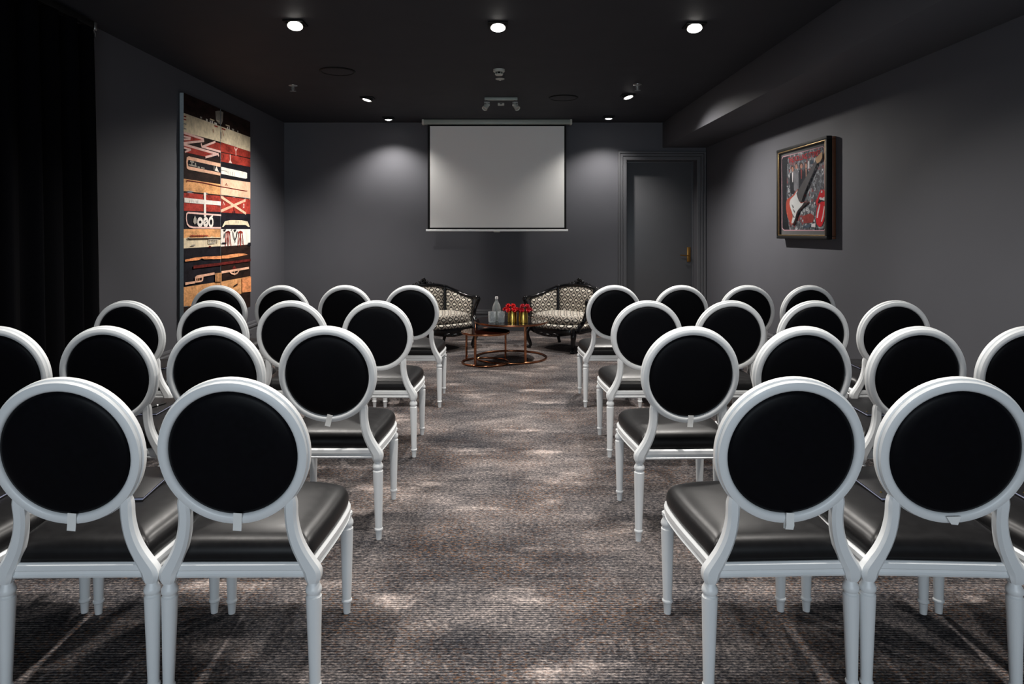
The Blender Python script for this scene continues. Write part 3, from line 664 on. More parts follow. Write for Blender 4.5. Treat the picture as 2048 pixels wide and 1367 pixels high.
def ceil_at(px, py):
    d = F*(RH-HC)/(PY-py); return ((px-PX)*d/F, d, RH)
for i, (px, py, wd) in enumerate(((675, 142, 'curtain-side'), (1127, 195, 'door-side'))):
    s_ = thing('ceiling_speaker', ceil_at(px, py), 0, 'round black ceiling speaker on the %s half of the ceiling' % wd, 'speaker', 'round ceiling speakers')
    MB().lathe([(0.0, 0), (0.172, 0), (0.172, -0.006), (0.160, -0.011), (0.150, -0.008), (0.150, -0.003), (0, -0.003)], 48).build('bezel', m_black, s_, 30)
    MB().lathe([(0.0, -0.0035), (0.149, -0.0035), (0.149, -0.006), (0, -0.007)], 48).build('grille', m_ceil, s_, 30)
sm = thing('smoke_detector', ceil_at(998, 139), 0, 'off-white round smoke detector on the ceiling', 'detector')
MB().lathe([(0, 0), (0.056, 0), (0.056, -0.020), (0.050, -0.026), (0, -0.026)], 32).build('base', m_plast, sm, 30)
MB().lathe([(0, -0.026), (0.034, -0.026), (0.034, -0.044), (0, -0.044)], 24).build('sensor_chamber', m_black, sm, 30)
MB().lathe([(0, -0.044), (0.036, -0.044), (0.040, -0.048), (0.034, -0.056), (0, -0.058)], 24).build('cap', m_plast, sm, 30)
st = MB()
for k in range(6):
    q = PI/3*k; st.box((0.036*math.cos(q), 0.036*math.sin(q), -0.035), (0.006, 0.004, 0.020), rot=Matrix.Rotation(q, 3, 'Z'))
st.build('vent_ribs', m_plast, sm)
for px, py, wd in ((1000, 157.5, 'beside the smoke detector'), (586, 171, 'on the curtain side of the ceiling'), (1275, 169, 'next to a door-side downlight')):
    s_ = thing('fire_sprinkler', ceil_at(px, py), 0, 'small metal fire sprinkler '+wd, 'sprinkler', 'ceiling sprinklers')
    MB().lathe([(0, 0), (0.046, 0), (0.045, -0.004), (0.030, -0.010), (0.012, -0.012), (0, -0.012)], 28).build('rosette', m_plast if px == 1000 else m_steel, s_, 30)
    if px == 1000: MB().lathe([(0, -0.012), (0.008, -0.012), (0.006, -0.020), (0, -0.021)], 14).build('nozzle', m_steel, s_, 30); continue
    MB().tube([(0.012, 0, -0.010), (0.016, 0, -0.035), (0.004, 0, -0.058)], 0.003, 6).tube([(-0.012, 0, -0.010), (-0.016, 0, -0.035), (-0.004, 0, -0.058)], 0.003, 6).lathe([(0, -0.008), (0.008, -0.012), (0.006, -0.058), (0, -0.058)], 12).build('nozzle', m_steel, s_, 30)
    MB().lathe([(0, -0.058), (0.034, -0.060), (0.034, -0.062), (0, -0.062)], 20).build('deflector', m_steel, s_, 30)
# twin spot bar
c = ceil_at(1002, 195)
tb = thing('spotlight_bar', c, 0, 'twin-headed metal spotlight bar, unlit, in front of the projection screen', 'light')
MB().box((0, 0, -0.016), (0.385, 0.045, 0.032), 0.004).build('bar', m_housing, tb)
for s, ax in ((-1, 0.40), (1, -0.45)):
    hd = Matrix.Rotation(math.radians(-32*s), 3, 'Y') @ Matrix.Rotation(math.radians(-28), 3, 'X')
    MB().tube([(s*0.165, 0, -0.03), (s*0.165, 0, -0.055)], 0.010, 8).box((s*0.165-0.030, 0, -0.075), (0.004, 0.018, 0.045), 0.001).box((s*0.165+0.030, 0, -0.075), (0.004, 0.018, 0.045), 0.001).box((s*0.165, 0, -0.054), (0.062, 0.018, 0.004)).build('bracket', m_steel, tb, 30)
    h = MB().lathe([(0, 0.030), (0.018, 0.030), (0.027, 0.022), (0.030, -0.040), (0.033, -0.044), (0.033, -0.056), (0.028, -0.056), (0.026, -0.042), (0, -0.040)], 24, (s*0.168, 0, -0.095), 0, hd).build('lamp_head', m_plast, tb, 30)
    MB().lathe([(0, -0.041), (0.0255, -0.043), (0.0255, -0.046), (0, -0.048)], 20, (s*0.168, 0, -0.095), 0, hd).build('lens', m_steel, h, 30)
c = ceil_at(1002, 206)
sb = thing('ceiling_sensor', c, 0, 'small white rectangular sensor box on the ceiling behind the spotlight bar', 'sensor')
MB().box((0, 0, -0.014), (0.078, 0.050, 0.028), 0.004).build('case', m_plast, sb); MB().box((0, -0.0255, -0.014), (0.03, 0.002, 0.010)).build('lens', m_black, sb)

# ------------------------------------------------------------------ curtain
cu = thing('curtain', (RL+0.09, 3.2, 0), 0, 'floor-length black velvet curtain hanging along the side wall', 'curtain')
Y0_, Y1_ = -2.0, 1.80
n = 260; cols = []
rnd = random.Random(3); phs = [rnd.uniform(0, 6.28) for _ in range(4)]
def fold(yy, z): 
    k = 0.75+0.25*(1-z/2.9)
    return k*(0.040*math.sin(yy*29+0.8*math.sin(yy*3.1+phs[0]))+0.016*math.sin(yy*47+phs[1]))
rows = [0.02, 0.5, 1.2, 1.9, 2.5, 2.8, 2.90]
vs, fs = [], []
for side, o_ in ((0, 0.004), (1, -0.004)):
    for i in range(n+1):
        fy = i/n; 
        for z in rows:
            yy = Y0_+(Y1_+0.085*(1-z/2.9)**0.7-Y0_)*fy
            vs.append((fold(Y0_+(Y1_-Y0_)*fy, z)+o_+0.015, yy, z))
nr = len(rows); off = (n+1)*nr
for i in range(n):
    for j in range(nr-1):
        a0 = i*nr+j; fs.append((a0, a0+nr, a0+nr+1, a0+1)); fs.append((off+a0, off+a0+1, off+a0+nr+1, off+a0+nr))
for j in range(nr-1):
    for i in (0, n): a0 = i*nr+j; fs.append((a0, a0+1, off+a0+1, off+a0))
for i in range(n):
    for j in (0, nr-1): a0 = i*nr+j; fs.append((a0, a0+nr, off+a0+nr, off+a0))
MB().add(vs, fs).build('drape', m_curt, cu, 70)
MB().box((0.015, (Y0_+Y1_)/2, 2.93), (0.04, Y1_-Y0_+0.04, 0.05), 0.004).build('curtain_track', m_black, cu)
MB().box((0.015, Y1_+0.035, 2.925), (0.045, 0.03, 0.06), 0.006).tube([(0.015, Y1_+0.03, 2.90), (0.02, Y1_+0.05, 2.875), (0.02, Y1_+0.05, 2.845)], 0.007, 8).build('track_end', m_steel, cu)
# ------------------------------------------------------------------ painting on the left wall
XP = RL+0.046; YA, YM, YB = 6.59, 7.46, 8.333; ZA, ZB = 0.50, 2.755
pt = thing('painting', (RL, YA, ZA), 0, 'tall two-panel abstract painting of red, cream and black bands', 'painting')
pd = {'dark': P_('paint_dark_brown', srgb(38, 24, 20), 0.5, 5, (1, 1, 3)), 'ink': P_('paint_blue_black', srgb(24, 22, 28), 0.5, 5, (1, 1, 2)),
      'cream': P_('paint_cream', srgb(216, 200, 170), 0.22, 5), 'red': P_('paint_red', srgb(150, 52, 42), 0.45, 6, (1, 1, 2)),
      'tan': P_('paint_tan', srgb(206, 150, 100), 0.35, 5, (1, 1, 2)), 'pinkt': P_('paint_pink_tan', srgb(226, 176, 148), 0.22, 5),
      'white': P_('paint_white', srgb(228, 220, 210), 0.14, 6), 'pink': P_('paint_pink', srgb(226, 186, 176), 0.15, 6),
      'glow': P_('paint_orange_glow', srgb(214, 140, 92), 0.4, 6, (1, 1, 3)), 'grey': P_('paint_grey', srgb(150, 144, 134), 0.25, 9), 'maroon': P_('paint_maroon', srgb(92, 30, 26), 0.5, 6, (1, 1, 3))}
PK = list(pd.keys()); PM = list(pd.values())
panels = []
for (ya, yb) in ((YA, YM-0.0015), (YM+0.0015, YB)):
    panels.append(MB().box(((XP-RL)/2+0.003, (ya+yb)/2-YA, (ZB-ZA)/2), (XP-RL-0.006, yb-ya, ZB-ZA), 0.003, seg=1).build('canvas_panel', m_grey_edge, pt))
K_ = 160/1823
class Flat:
    """flat shapes traced on the picture plane; px -> (y, z) on that plane"""
    def __init__(s, X, org, sgn, keys, ylim, zlim): s.X = X; s.o = org; s.sg = sgn; s.k = keys; s.yl = ylim; s.zl = zlim; s.lv = 0; s.m = MB()
    def yz(s, p):
        d = F*s.X/(p[0]-PX); z = HC+(PY-p[1])*d/F
        return max(s.yl[0], min(s.yl[1], d)), max(s.zl[0], min(s.zl[1], z))
    def poly(s, pts, key, up=0.00012):
        s.lv += up; q = [s.yz(p) for p in pts]
        s.m.add([(s.X+s.sg*(0.0008+s.lv)-s.o[0], y-s.o[1], z-s.o[2]) for y, z in q], [tuple(range(len(q)))], s.k.index(key))
    def line(s, pts, wd, key):
        s.lv += 0.00012; q = [Vector((*s.yz(p), 0)) for p in pts]
        for a, b in zip(q[:-1], q[1:]):
            t = (b-a); 
            if t.length < 1e-6: continue
            t.normalize(); nn = Vector((-t.y, t.x, 0))*wd/2; e = t*wd*0.3
            c4 = [a-e+nn, a-e-nn, b+e-nn, b+e+nn]
            s.m.add([(s.X+s.sg*(0.0008+s.lv)-s.o[0], v_.x-s.o[1], v_.y-s.o[2]) for v_ in c4], [(0, 1, 2, 3)], s.k.index(key)); s.lv += 0.00002
    def build(s, name, mats, parent): return s.m.build(name, mats, parent, 0, fix=False)
def t_(n_, *pts): y0 = (180, 290, 400, 510)[n_-1]; return [(350+x*K_, y0+y*K_) for x, y in pts]
O_ = (RL, YA, ZA)
fl_L = Flat(XP, O_, 1, PK, (YA, YM-0.0015), (ZA, ZB)); fl_R = Flat(XP, O_, 1, PK, (YM+0.0015, YB), (ZA, ZB))
def band(fl, x0, x1, tops, bots, key, jag=0.0, sd=1):
    r_ = random.Random(sd); n_ = 14; up = [(x0+(x1-x0)*i/n_, tops[0]+(tops[1]-tops[0])*i/n_) for i in range(n_+1)]
    dn = [(x0+(x1-x0)*i/n_, bots[0]+(bots[1]-bots[0])*i/n_+(r_.choice((0, 0, 0, -1))*jag)) for i in range(n_+1)]
    fl.poly(up+dn[::-1], key)
LX0, LX1, RX0, RX1 = 360, 440.6, 440.4, 505
band(fl_L, LX0, LX1, (120, 120), (223, 252), 'dark'); band(fl_L, LX0, LX1, (223, 252), (262, 283.6), 'cream')
band(fl_L, LX0, LX1, (262, 283.6), (357, 368.5), 'dark', 0); band(fl_L, LX0, LX1, (356, 368.2), (381, 389.4), 'tan', 2, 4)
band(fl_L, LX0, LX1, (384, 391.5), (421, 423.3), 'red'); band(fl_L, LX0, LX1, (381, 389.3), (384.5, 391.8), 'dark', 2, 4); band(fl_L, LX0, LX1, (421, 423.3), (458, 457.3), 'ink')
band(fl_L, LX0, LX1, (458, 457.3), (498, 493), 'cream'); band(fl_L, LX0, LX1, (458, 457.3), (476, 474), 'tan', 2, 5); band(fl_L, LX0, LX1, (497, 492), (575, 562.5), 'ink', 0)
band(fl_L, LX0, LX1, (575, 562.5), (614, 606), 'tan', 2, 8); band(fl_L, LX0, LX1, (614, 606), (660, 640), 'dark')
band(fl_R, RX0, RX1, (120, 120), (252, 276), 'dark'); band(fl_R, RX0, RX1, (252, 276), (284, 305), 'cream', 1)
band(fl_R, RX0, RX1, (283.5, 304.5), (323, 335), 'red'); band(fl_R, RX0, RX1, (303, 317), (304.6, 319), 'dark'); band(fl_R, RX0, RX1, (322.5, 334.5), (356, 365), 'ink')
band(fl_R, RX0, RX1, (356, 365), (389.5, 398), 'pinkt', 1.4, 3); band(fl_R, RX0, RX1, (389, 397.5), (392, 400), 'dark', 1.5, 6); band(fl_R, RX0, RX1, (391.5, 399.5), (424.6, 428), 'red')
band(fl_R, RX0, RX1, (424.6, 428), (458, 458), 'ink'); band(fl_R, RX0, RX1, (458, 458), (493, 488), 'white'); band(fl_R, RX0, RX1, (493, 488), (563, 551), 'dark')
band(fl_R, RX0, RX1, (563, 551), (596, 582), 'tan', 1.5, 9); band(fl_R, RX0, RX1, (596, 582), (640, 620), 'dark')
# crest at the top, across the seam, with small figures along the dark edge
fl_L.poly(t_(1, (915, 480), (1000, 470), (1025, 470), (1025, 780), (985, 760), (930, 690)), 'grey'); fl_R.poly(t_(1, (1020, 470), (1095, 500), (1085, 700), (1060, 770), (1020, 785)), 'grey')
for x, y, ww, hh, k in ((570, 600, 40, 40, 'grey'), (700, 650, 40, 60, 'white'), (785, 690, 25, 65, 'white'), (825, 690, 35, 70, 'white'), (790, 645, 100, 28, 'cream'), (890, 730, 60, 45, 'white'), (890, 800, 80, 25, 'red'), (940, 680, 70, 22, 'cream')):
    fl_L.poly(t_(1, (x, y), (x+ww, y+ww*0.36), (x+ww, y+hh+ww*0.36), (x, y+hh)), k)
for x, y, ww, hh, k in ((1060, 860, 85, 30, 'red'), (1150, 780, 90, 25, 'cream'), (1180, 830, 18, 60, 'white'), (1220, 840, 18, 60, 'white'), (1290, 870, 50, 45, 'grey'), (1410, 920, 30, 40, 'grey')):
    fl_R.poly(t_(1, (x, y), (x+ww, y+ww*0.36), (x+ww, y+hh+ww*0.36), (x, y+hh)), k)
for y in (600, 670, 770, 880): fl_L.line(t_(1, (175, y-10), (245, y+8)), 0.012, 'red' if y < 700 else 'grey')
fl_R.line(t_(1, (1025, 960), (1040, 1100)), 0.012, 'ink'); fl_L.line(t_(1, (860, 890), (865, 960)), 0.008, 'red'); fl_R.line(t_(1, (1085, 940), (1095, 1040)), 0.008, 'red')
# arrows
fl_L.poly(t_(1, (165, 965), (650, 1130), (650, 1160), (165, 1205)), 'red'); fl_L.line(t_(1, (170, 965), (640, 1120), (645, 1160), (190, 1205)), 0.022, 'pink')
fl_L.poly(t_(1, (165, 1050), (320, 1090), (320, 1120), (165, 1120)), 'ink'); fl_L.line(t_(1, (170, 1050), (340, 1085), (335, 1120), (170, 1115)), 0.018, 'pink')
fl_L.poly(t_(1, (165, 1235), (900, 1560), (1000, 1460), (800, 1480), (200, 1240)), 'ink')
fl_L.poly(t_(2, (165, 0), (950, 200), (720, 275), (170, 150)), 'red'); fl_L.line(t_(2, (190, -15), (960, 205), (690, 275)), 0.024, 'pink'); fl_L.line(t_(2, (970, 190), (985, 245)), 0.022, 'pink')
fl_L.poly(t_(2, (170, 60), (340, 100), (210, 155), (170, 150)), 'ink'); fl_L.line(t_(2, (175, 55), (345, 105), (220, 155)), 0.018, 'pink')
fl_L.poly(t_(1, (900, 1180), (1025, 1220), (1025, 1400), (620, 1290)), 'red'); fl_L.line(t_(1, (905, 1180), (610, 1290), (1025, 1405)), 0.022, 'pink'); fl_L.line(t_(1, (585, 1225), (600, 1290)), 0.02, 'pink')
fl_R.line(t_(2, (1350, 60), (1380, 130), (1410, 75)), 0.016, 'pink'); fl_R.line(t_(2, (1380, 130), (1383, 230)), 0.016, 'pink'); fl_R.line(t_(2, (1250, 225), (1253, 350)), 0.018, 'pink')
fl_R.poly(t_(2, (1250, 330), (1295, 415), (1215, 400)), 'pink'); fl_R.line(t_(2, (1105, 220), (1105, 290)), 0.01, 'maroon')
# rounded bars
fl_L.poly(t_(2, (1025, 420), (300, 255), (255, 275), (240, 380), (255, 530), (300, 560), (1025, 695)), 'pinkt'); fl_L.poly(t_(2, (1025, 500), (290, 335), (275, 400), (290, 480), (1025, 630)), 'ink')
for x, y, ww, hh in ((330, 355, 90, 30), (300, 430, 180, 30), (440, 400, 25, 70), (500, 480, 50, 40), (580, 500, 80, 25), (360, 390, 20, 60), (870, 470, 14, 90)): fl_L.poly(t_(2, (x, y), (x+ww, y+ww*0.22), (x+ww, y+hh+ww*0.22), (x, y+hh)), 'grey')
fl_L.poly(t_(2, (930, 480), (985, 610), (890, 580)), 'white')
fl_R.poly(t_(2, (1028, 490), (1610, 620), (1635, 640), (1635, 755), (1600, 765), (1028, 650)), 'white'); fl_R.line(t_(2, (1040, 570), (1180, 600), (1190, 640)), 0.008, 'grey')
for x in (1215, 1260, 1300, 1345): fl_R.line(t_(2, (x, 600+(x-1215)*0.2), (x+5, 670+(x-1215)*0.2)), 0.010, 'grey' if x != 1300 else 'ink')
fl_L.line(t_(2, (250, 850), (260, 805), (620, 855), (1025, 945)), 0.009, 'maroon'); fl_R.line(t_(2, (1030, 945), (1600, 1045), (1640, 1045)), 0.009, 'maroon'); fl_R.line(t_(2, (1140, 920), (1160, 870), (1185, 925)), 0.008, 'maroon')
# cross and saltire
fl_L.poly(t_(2, (185, 1195), (1030, 1285), (1030, 1365+10), (185, 1305)), 'white'); fl_L.line(t_(2, (665, 1110), (668, 1600)), 0.050, 'white')
for x in (310, 350, 390, 460, 490): fl_L.line(t_(2, (x, 1255+(x-300)*0.08), (x+6, 1300+(x-300)*0.08)), 0.010, 'grey')
fl_R.line(t_(2, (1040, 1180), (1600, 1555)), 0.030, 'pinkt'); fl_R.line(t_(3, (1040, 245), (1590, 5)), 0.030, 'pinkt')
fl_R.line(t_(3, (1080, 110), (1095, 40), (1120, 110)), 0.010, 'pink'); fl_R.line(t_(3, (1545, 90), (1568, 95), (1565, 170), (1542, 165), (1545, 90)), 0.010, 'pink'); fl_R.line(t_(3, (1330, 180), (1332, 240)), 0.014, 'maroon')
fl_R.line(t_(3, (1310, 265), (1315, 310)), 0.02, 'ink'); fl_R.line(t_(3, (1350, 255), (1352, 310)), 0.02, 'ink')
# pill with rings
fl_L.line(t_(3, (1030, 345), (280, 285), (245, 320), (238, 420), (260, 540), (310, 600), (400, 622), (1030, 630)), 0.018, 'pink')
fl_L.poly(t_(3, (435, 350), (470, 420), (475, 520), (430, 555), (398, 500), (405, 430)), 'grey')
def ring(fl, tile, cx, cy, rx, ry, wd, key): fl.line(t_(tile, *[(cx+rx*math.cos(2*PI*i/16), cy+ry*math.sin(2*PI*i/16)) for i in range(17)]), wd, key)
ring(fl_L, 3, 553, 500, 48, 75, 0.034, 'white'); ring(fl_L, 3, 682, 500, 45, 78, 0.034, 'white'); ring(fl_L, 3, 800, 500, 42, 95, 0.030, 'white'); fl_L.line(t_(3, (770, 420), (835, 355)), 0.02, 'white'); fl_L.line(t_(3, (645, 520), (720, 470)), 0.014, 'white')
fl_R.poly(t_(3, (1060, 610), (1125, 480), (1250, 455), (1500, 458), (1640, 485), (1695, 610), (1660, 610), (1600, 565), (1130, 560), (1090, 610)), 'cream')
for x in (1210, 1370, 1400, 1440): fl_R.line(t_(3, (x, 480), (x, 525)), 0.012, 'grey')
# scale marks and stencil
fl_L.line(t_(3, (265, 870), (290, 885), (1025, 868)), 0.012, 'dark'); fl_L.line(t_(3, (330, 812), (730, 808)), 0.008, 'red')
for x in (330, 370, 490, 530, 570, 630): fl_L.line(t_(3, (x, 785), (x, 850)), 0.007, 'red' if x != 630 else 'dark')
for x in (745, 795, 845, 890, 940): fl_L.line(t_(3, (x, 900), (x, 970)), 0.016, 'grey'); 
fl_L.line(t_(3, (745, 905), (950, 900)), 0.009, 'grey'); fl_L.line(t_(3, (745, 985), (900, 975)), 0.009, 'grey'); fl_L.line(t_(3, (345, 1030), (430, 1025)), 0.010, 'grey')
# red and black figures on white
for cx in (1195, 1480):
    fl_R.line(t_(3, (cx-45, 740), (cx, 715), (cx+45, 740)), 0.020, 'maroon' if cx < 1300 else 'red'); fl_R.line(t_(3, (cx-40, 760), (cx-60, 1040)), 0.014, 'red'); fl_R.line(t_(3, (cx+40, 760), (cx+70, 1030)), 0.014, 'red')
    fl_R.line(t_(3, (cx, 750), (cx, 1030)), 0.022, 'red'); fl_R.line(t_(3, (cx-20, 860), (cx-40, 1000)), 0.010, 'red'); fl_R.line(t_(3, (cx+20, 860), (cx+40, 1000)), 0.010, 'red')
for pts in (((1080, 665), (1150, 665), (1115, 720)), ((1320, 665), (1390, 665), (1350, 730)), ((1260, 665), (1290, 665), (1275, 700))): fl_R.poly(t_(3, *pts), 'ink')
for pts in (((1300, 720), (1320, 830), (1350, 900)), ((1405, 720), (1385, 830), (1355, 900)), ((1350, 930), (1352, 955)), ((1115, 760), (1100, 860)), ((1060, 980), (1140, 980))): fl_R.line(t_(3, *pts), 0.016, 'ink')
fl_R.poly(t_(3, (1650, 970), (1710, 965), (1710, 1040), (1640, 1030)), 'ink'); fl_L.poly(t_(3, (730, 1075), (770, 1030), (810, 1070)), 'maroon')
# glowing band
fl_L.poly(t_(3, (200, 1355), (420, 1310), (640, 1285), (1030, 1270), (1030, 1340), (860, 1345), (800, 1340), (640, 1350), (580, 1325), (520, 1365), (200, 1400)), 'glow'); fl_R.poly(t_(3, (1045, 1265), (1400, 1215), (1560, 1215), (1640, 1240), (1480, 1275), (1200, 1325), (1045, 1330)), 'glow')
fl_L.line(t_(4, (400, 270), (1030, 200)), 0.030, 'maroon'); fl_R.line(t_(4, (1040, 195), (1700, 110)), 0.030, 'maroon')
# handle shapes
fl_L.poly(t_(4, (205, 620), (430, 590), (430, 640), (205, 680)), 'pinkt'); fl_L.poly(t_(4, (425, 500), (470, 460), (870, 390), (880, 440), (620, 490), (610, 580), (560, 615), (435, 625)), 'pinkt'); fl_L.poly(t_(4, (450, 535), (590, 510), (580, 570), (460, 590)), 'dark')
for x in (480, 520): fl_L.line(t_(4, (x, 535), (x, 575)), 0.010, 'tan')
fl_L.poly(t_(4, (890, 410), (1035, 400), (1035, 600), (890, 605)), 'tan'); 
for x in (915, 950, 985, 1015): fl_L.line(t_(4, (x, 420), (x, 595)), 0.012, 'dark')
fl_R.line(t_(4, (1045, 390), (1660, 290)), 0.026, 'pinkt'); fl_R.line(t_(4, (1225, 370), (1270, 415), (1340, 435), (1400, 405), (1440, 345)), 0.018, 'pinkt'); fl_R.line(t_(4, (1335, 340), (1337, 410)), 0.014, 'pinkt'); fl_R.poly(t_(4, (1270, 330), (1330, 230), (1390, 310)), 'maroon')
fl_R.line(t_(4, (1320, 705), (1400, 665)), 0.016, 'dark'); fl_R.line(t_(4, (1410, 580), (1415, 680)), 0.010, 'red'); fl_R.poly(t_(4, (1510, 520), (1715, 490), (1715, 830), (1510, 850)), 'glow')
fl_L.build('painted_surface', PM, panels[0]); fl_R.build('painted_surface', PM, panels[1])
# ------------------------------------------------------------------ framed guitar on the right wall
XF = 2.836; FY0, FY1, FZ0, FZ1 = 5.965, 7.055, 1.343, 2.252
fr = thing('framed_guitar_display', (RR, (FY0+FY1)/2, FZ0), 0, 'box frame with red and white electric guitar, band photo and red lettering', 'framed display')
fo = (RR, (FY0+FY1)/2, FZ0)
def L3(x, y, z): return (x-fo[0], y-fo[1], z-fo[2])
fcx = (XF+0.002+RR)/2
RWID = 0.030
for nm, y0, y1, z0, z1 in (('t', FY0, FY1, FZ1-RWID, FZ1), ('b', FY0, FY1, FZ0, FZ0+RWID), ('n', FY0, FY0+RWID, FZ0+RWID, FZ1-RWID), ('f', FY1-RWID, FY1, FZ0+RWID, FZ1-RWID)):
    MB().box(L3(XF+0.025, (y0+y1)/2, (z0+z1)/2), (0.050, y1-y0, z1-z0), 0.004).build('frame_rail', m_black, fr)
    ins = 0.004
    MB().box(L3(XF+0.066, max(FY0+ins+0.001, min(FY1-ins-0.001, (y0+y1)/2)), (z0+z1)/2), (0.032, y1-y0-(2*ins if nm in 'tb' else ins), z1-z0-(ins*2 if nm in 'tb' else 0)), 0.001).build('backing_rail', m_brown, fr)
li = RWID
for y0, y1, z0, z1 in ((FY0+li, FY1-li, FZ1-li-0.011, FZ1-li), (FY0+li, FY1-li, FZ0+li, FZ0+li+0.011), (FY0+li, FY0+li+0.011, FZ0+li+0.011, FZ1-li-0.011), (FY1-li-0.011, FY1-li, FZ0+li+0.011, FZ1-li-0.011)):
    MB().box(L3(XF+0.010, (y0+y1)/2, (z0+z1)/2), (0.016, y1-y0, z1-z0), 0.003).build('gold_lip', m_goldlip, fr)
XM = XF+0.030
MB().box(L3(XM+0.004, (FY0+FY1)/2, (FZ0+FZ1)/2), (0.008, FY1-FY0-2*RWID+0.002, FZ1-FZ0-2*RWID+0.002)).build('mat_board', m_matb, fr)
# printed collage behind the guitar
Mx = NT('printed_collage'); co = Mx.coord('Object', (1, 1, 1))
vo = Mx.n('ShaderNodeTexVoronoi'); vo.inputs['Scale'].default_value = 34; vo.distance = 'CHEBYCHEV'; Mx.t.links.new(co, vo.inputs['Vector'])
sepc = Mx.n('ShaderNodeSeparateColor'); Mx.t.links.new(vo.outputs['Color'], sepc.inputs[0])
nz = Mx.noise(co, 60, 3); hi = Mx.math('MULTIPLY', sepc.outputs[0], Mx.math('MULTIPLY', nz, 1.5))
cc = Mx.ramp(hi, [(0.1, srgb(20, 22, 26)), (0.45, srgb(84, 90, 94)), (0.70, srgb(150, 154, 154)), (0.90, srgb(222, 222, 220))])
rd = Mx.math('MULTIPLY', Mx.math('GREATER_THAN', sepc.outputs[1], 0.80), Mx.math('GREATER_THAN', Mx.noise(co, 5, 2), 0.50))
cc = Mx.mix(rd, cc, srgb(110, 26, 26)); Mx.prin(Base_Color=cc, Roughness=0.7)
gp = {'collage': Mx.mat, 'pink': m_pink, 'black': P_('print_black', srgb(26, 27, 30), 0.3), 'suit': P_('print_grey_suit', srgb(104, 104, 106), 0.3), 'skin': P_('print_skin', srgb(176, 128, 108), 0.25, 20),
      'red': P_('print_red', srgb(200, 30, 36), 0.15), 'white': P_('print_white', srgb(214, 210, 208), 0.1), 'hair': P_('print_brown_hair', srgb(62, 44, 34), 0.4), 'blue': P_('print_slate', srgb(58, 72, 84), 0.4, 20), 'shirt': P_('print_red_shirt', srgb(138, 54, 48), 0.3)}
GK, GM = list(gp.keys()), list(gp.values())
g = Flat(XM, fo, -1, GK, (FY0+0.06, FY1-0.06), (FZ0+0.06, FZ1-0.06))
def ta(*p): return [(1550+x*120/1491, 270+y*120/1491) for x, y in p]
def tb_(*p): return [(1550+x*120/1367, 370+y*120/1367) for x, y in p]
g.poly(ta((150, 590), (200, 530), (1190, 272), (1225, 310))+tb_((1155, 1000), (1120, 1045), (205, 1038), (155, 985)), 'pink')
g.poly(ta((172, 610), (205, 550), (1185, 292), (1215, 330))+tb_((1145, 985), (1110, 1022), (215, 1015), (170, 975)), 'collage')
g.poly(ta((172, 610), (205, 550), (330, 520), (300, 900))+tb_((270, 300), (280, 700), (330, 1015), (215, 1015), (170, 975)), 'black')
for hx_, hy, topy, k, sh in ((430, 840, 0, 'black', 'white'), (525, 770, 0, 'suit', 'suit'), (650, 760, 0, 'black', 'shirt'), (770, 750, 0, 'black', 'skin')):
    g.poly(ta((hx_-60, hy+190), (hx_-40, hy+100), (hx_+45, hy+95), (hx_+80, hy+180), (hx_+60, hy+650), (hx_-50, hy+600)), k)
    g.poly(ta((hx_-8, hy+90), (hx_+28, hy+90), (hx_+20, hy+330), (hx_+4, hy+330)), sh)
    g.poly(ta(*[(hx_+8+40*math.cos(q*0.63), hy-4+82*math.sin(q*0.63)) for q in range(10)]), 'hair')
    g.poly(ta(*[(hx_+10+28*math.cos(q*0.63), hy+14+62*math.sin(q*0.63)) for q in range(10)]), 'skin')
g.poly(ta((825, 650), (860, 640), (865, 830), (820, 835)), 'white'); g.poly(ta((985, 560), (1010, 590), (990, 700), (975, 690)), 'white'); g.poly(ta((890, 640), (970, 620), (965, 710), (885, 725)), 'blue')
g.poly(tb_((640, 700), (820, 640), (900, 700), (870, 850), (660, 870)), 'shirt'); g.poly(tb_((660, 930), (820, 880), (830, 960), (640, 975)), 'blue'); g.poly(tb_((840, 880), (930, 870), (930, 960), (835, 950)), 'white')
for i in range(6): g.poly(tb_((880+i*42, 985), (905+i*42, 985), (905+i*42, 1005), (880+i*42, 1005)), 'black')
# lips with tongue
g.poly(tb_((940, 370), (990, 260), (1020, 170), (1060, 95), (1090, 110), (1120, 90), (1150, 160), (1150, 380), (1140, 420), (1000, 420), (965, 480)), 'red')
g.poly(tb_((985, 420), (1015, 300), (1060, 290), (1085, 305), (1140, 270), (1150, 370), (1060, 390)), 'black'); g.poly(tb_((1015, 285), (1060, 275), (1085, 295), (1140, 262), (1140, 355), (1090, 340), (1030, 330)), 'white')
g.poly(tb_((960, 520), (1010, 420), (1080, 370), (1150, 400), (1155, 600), (1130, 800), (1080, 930), (1020, 950), (960, 890), (940, 760)), 'red')
g.poly(tb_((1025, 430), (1045, 440), (985, 750), (960, 745), (975, 610)), 'white'); g.poly(tb_((1130, 470), (1145, 490), (1115, 720), (1080, 840), (1060, 825), (1095, 690)), 'white'); g.poly(tb_((1055, 170), (1078, 110), (1095, 150), (1085, 175)), 'white')
g.build('printed_collage', GM, fr)
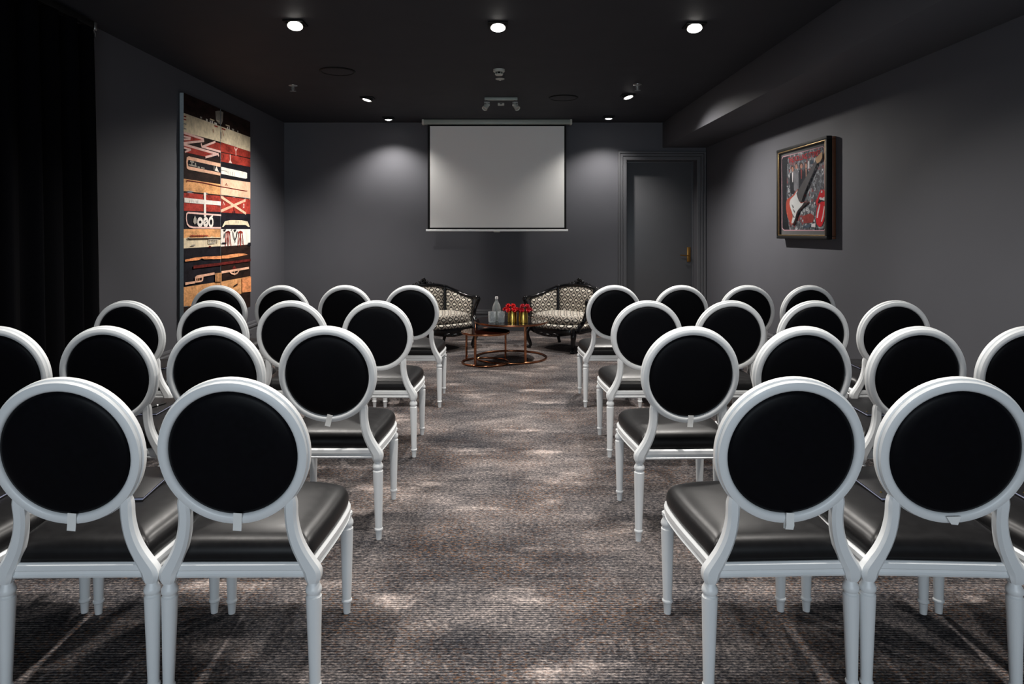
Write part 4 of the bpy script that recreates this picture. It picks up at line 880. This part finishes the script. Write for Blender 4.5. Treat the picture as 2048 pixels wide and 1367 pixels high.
# lettering
tc = bpy.data.curves.new('lettering', 'FONT'); tc.body = 'THE ROLLING STONES'; tc.extrude = 0.0004; tc.align_x = 'CENTER'
to = bpy.data.objects.new('tmp', tc); COL.objects.link(to); bpy.context.view_layer.update()
me = bpy.data.meshes.new_from_object(to); bpy.data.objects.remove(to)
y0, z0 = g.yz(ta((345, 690))[0]); y1, z1 = g.yz(ta((1140, 490))[0])
wd = max(v.co.x for v in me.vertices)-min(v.co.x for v in me.vertices); kx = (y0-y1)/wd
for v in me.vertices: v.co = Vector((XM-0.0045-v.co.z-fo[0], (y0+y1)/2-v.co.x*kx-fo[1], (z0+z1)/2-0.004+v.co.y*0.075-fo[2]))
me.materials.append(gp['red']); lt = bpy.data.objects.new('lettering', me); COL.objects.link(lt); lt.parent = fr; lt['label'] = 'red lettering across the top of the print'
# the guitar, mounted on the print with real thickness
gz = XM-0.005
def gpts(pts): return [L3(gz, *g.yz(p)) for p in pts]
m_gred = simple('sunburst_red_lacquer', (0.42, 0.075, 0.045), 0.25, var=0.35, scale=5); m_gw = simple('white_pickguard', (0.62, 0.63, 0.60), 0.35, var=0.1); m_gb = simple('black_guitar_lacquer', (0.010, 0.010, 0.010), 0.3); m_gn = simple('dark_fretboard', (0.020, 0.016, 0.013), 0.7, var=0.2); m_gh = simple('maple_headstock', (0.50, 0.28, 0.10), 0.4, var=0.2)
body = smooth_path([(*p, 0) for p in tb_((545, 95), (470, 190), (390, 270), (310, 320), (283, 420), (285, 560), (310, 700), (360, 830), (420, 900), (470, 880), (500, 780), (530, 640), (600, 560), (690, 470), (780, 400), (790, 375), (700, 380), (620, 390), (580, 330), (540, 220))], 3, True)
MB().prism([L3(gz, *g.yz(p)) for p in body], (-0.008, 0, 0)).build('guitar_body', m_gred, fr, 30)
dk = tb_((690, 395), (790, 372), (780, 405), (690, 475), (600, 560), (545, 660), (505, 800), (470, 885), (425, 905), (470, 830), (520, 660), (560, 560), (640, 480))
MB().prism([L3(gz-0.0081, *g.yz(p)) for p in dk], (-0.0006, 0, 0)).build('body_edge', m_gb, fr, 30)
pg_ = smooth_path([(*p, 0) for p in tb_((545, 110), (480, 230), (390, 320), (365, 430), (400, 560), (440, 690), (420, 800), (410, 870), (450, 860), (490, 760), (525, 620), (580, 540), (650, 460), (690, 390), (625, 420), (575, 340), (530, 230))], 2, True)
MB().prism([L3(gz-0.0082, *g.yz(p)) for p in pg_], (-0.0015, 0, 0)).build('pickguard', m_gw, fr, 30)
nk = tb_((530, 190), (590, 80))+ta((1050, 640), (1090, 700))+tb_((700, 200), (640, 390), (590, 370))
MB().prism([L3(gz-0.009, *g.yz(p)) for p in nk], (-0.004, 0, 0)).build('guitar_neck', m_gn, fr, 30)
hs = ta((1050, 640), (1060, 570), (1130, 500), (1215, 410), (1218, 560), (1170, 660), (1090, 705))
MB().prism([L3(gz-0.008, *g.yz(p)) for p in hs], (-0.004, 0, 0)).build('headstock', m_gh, fr, 30)
pk = MB()
for q in ((440, 480), (470, 580), (455, 700)):
    yy, zz = g.yz(tb_(q)[0]); pk.box(L3(gz-0.0105, yy, zz), (0.004, 0.045, 0.016), 0.001, rot=Matrix.Rotation(0.7, 3, 'X'))
pk.build('pickup', m_steel, fr)
MB().box(L3(XF+0.007, (FY0+FY1)/2, (FZ0+FZ1)/2), (0.002, FY1-FY0-2*li-0.024, FZ1-FZ0-2*li-0.024)).build('glass_pane', m_pane, fr)
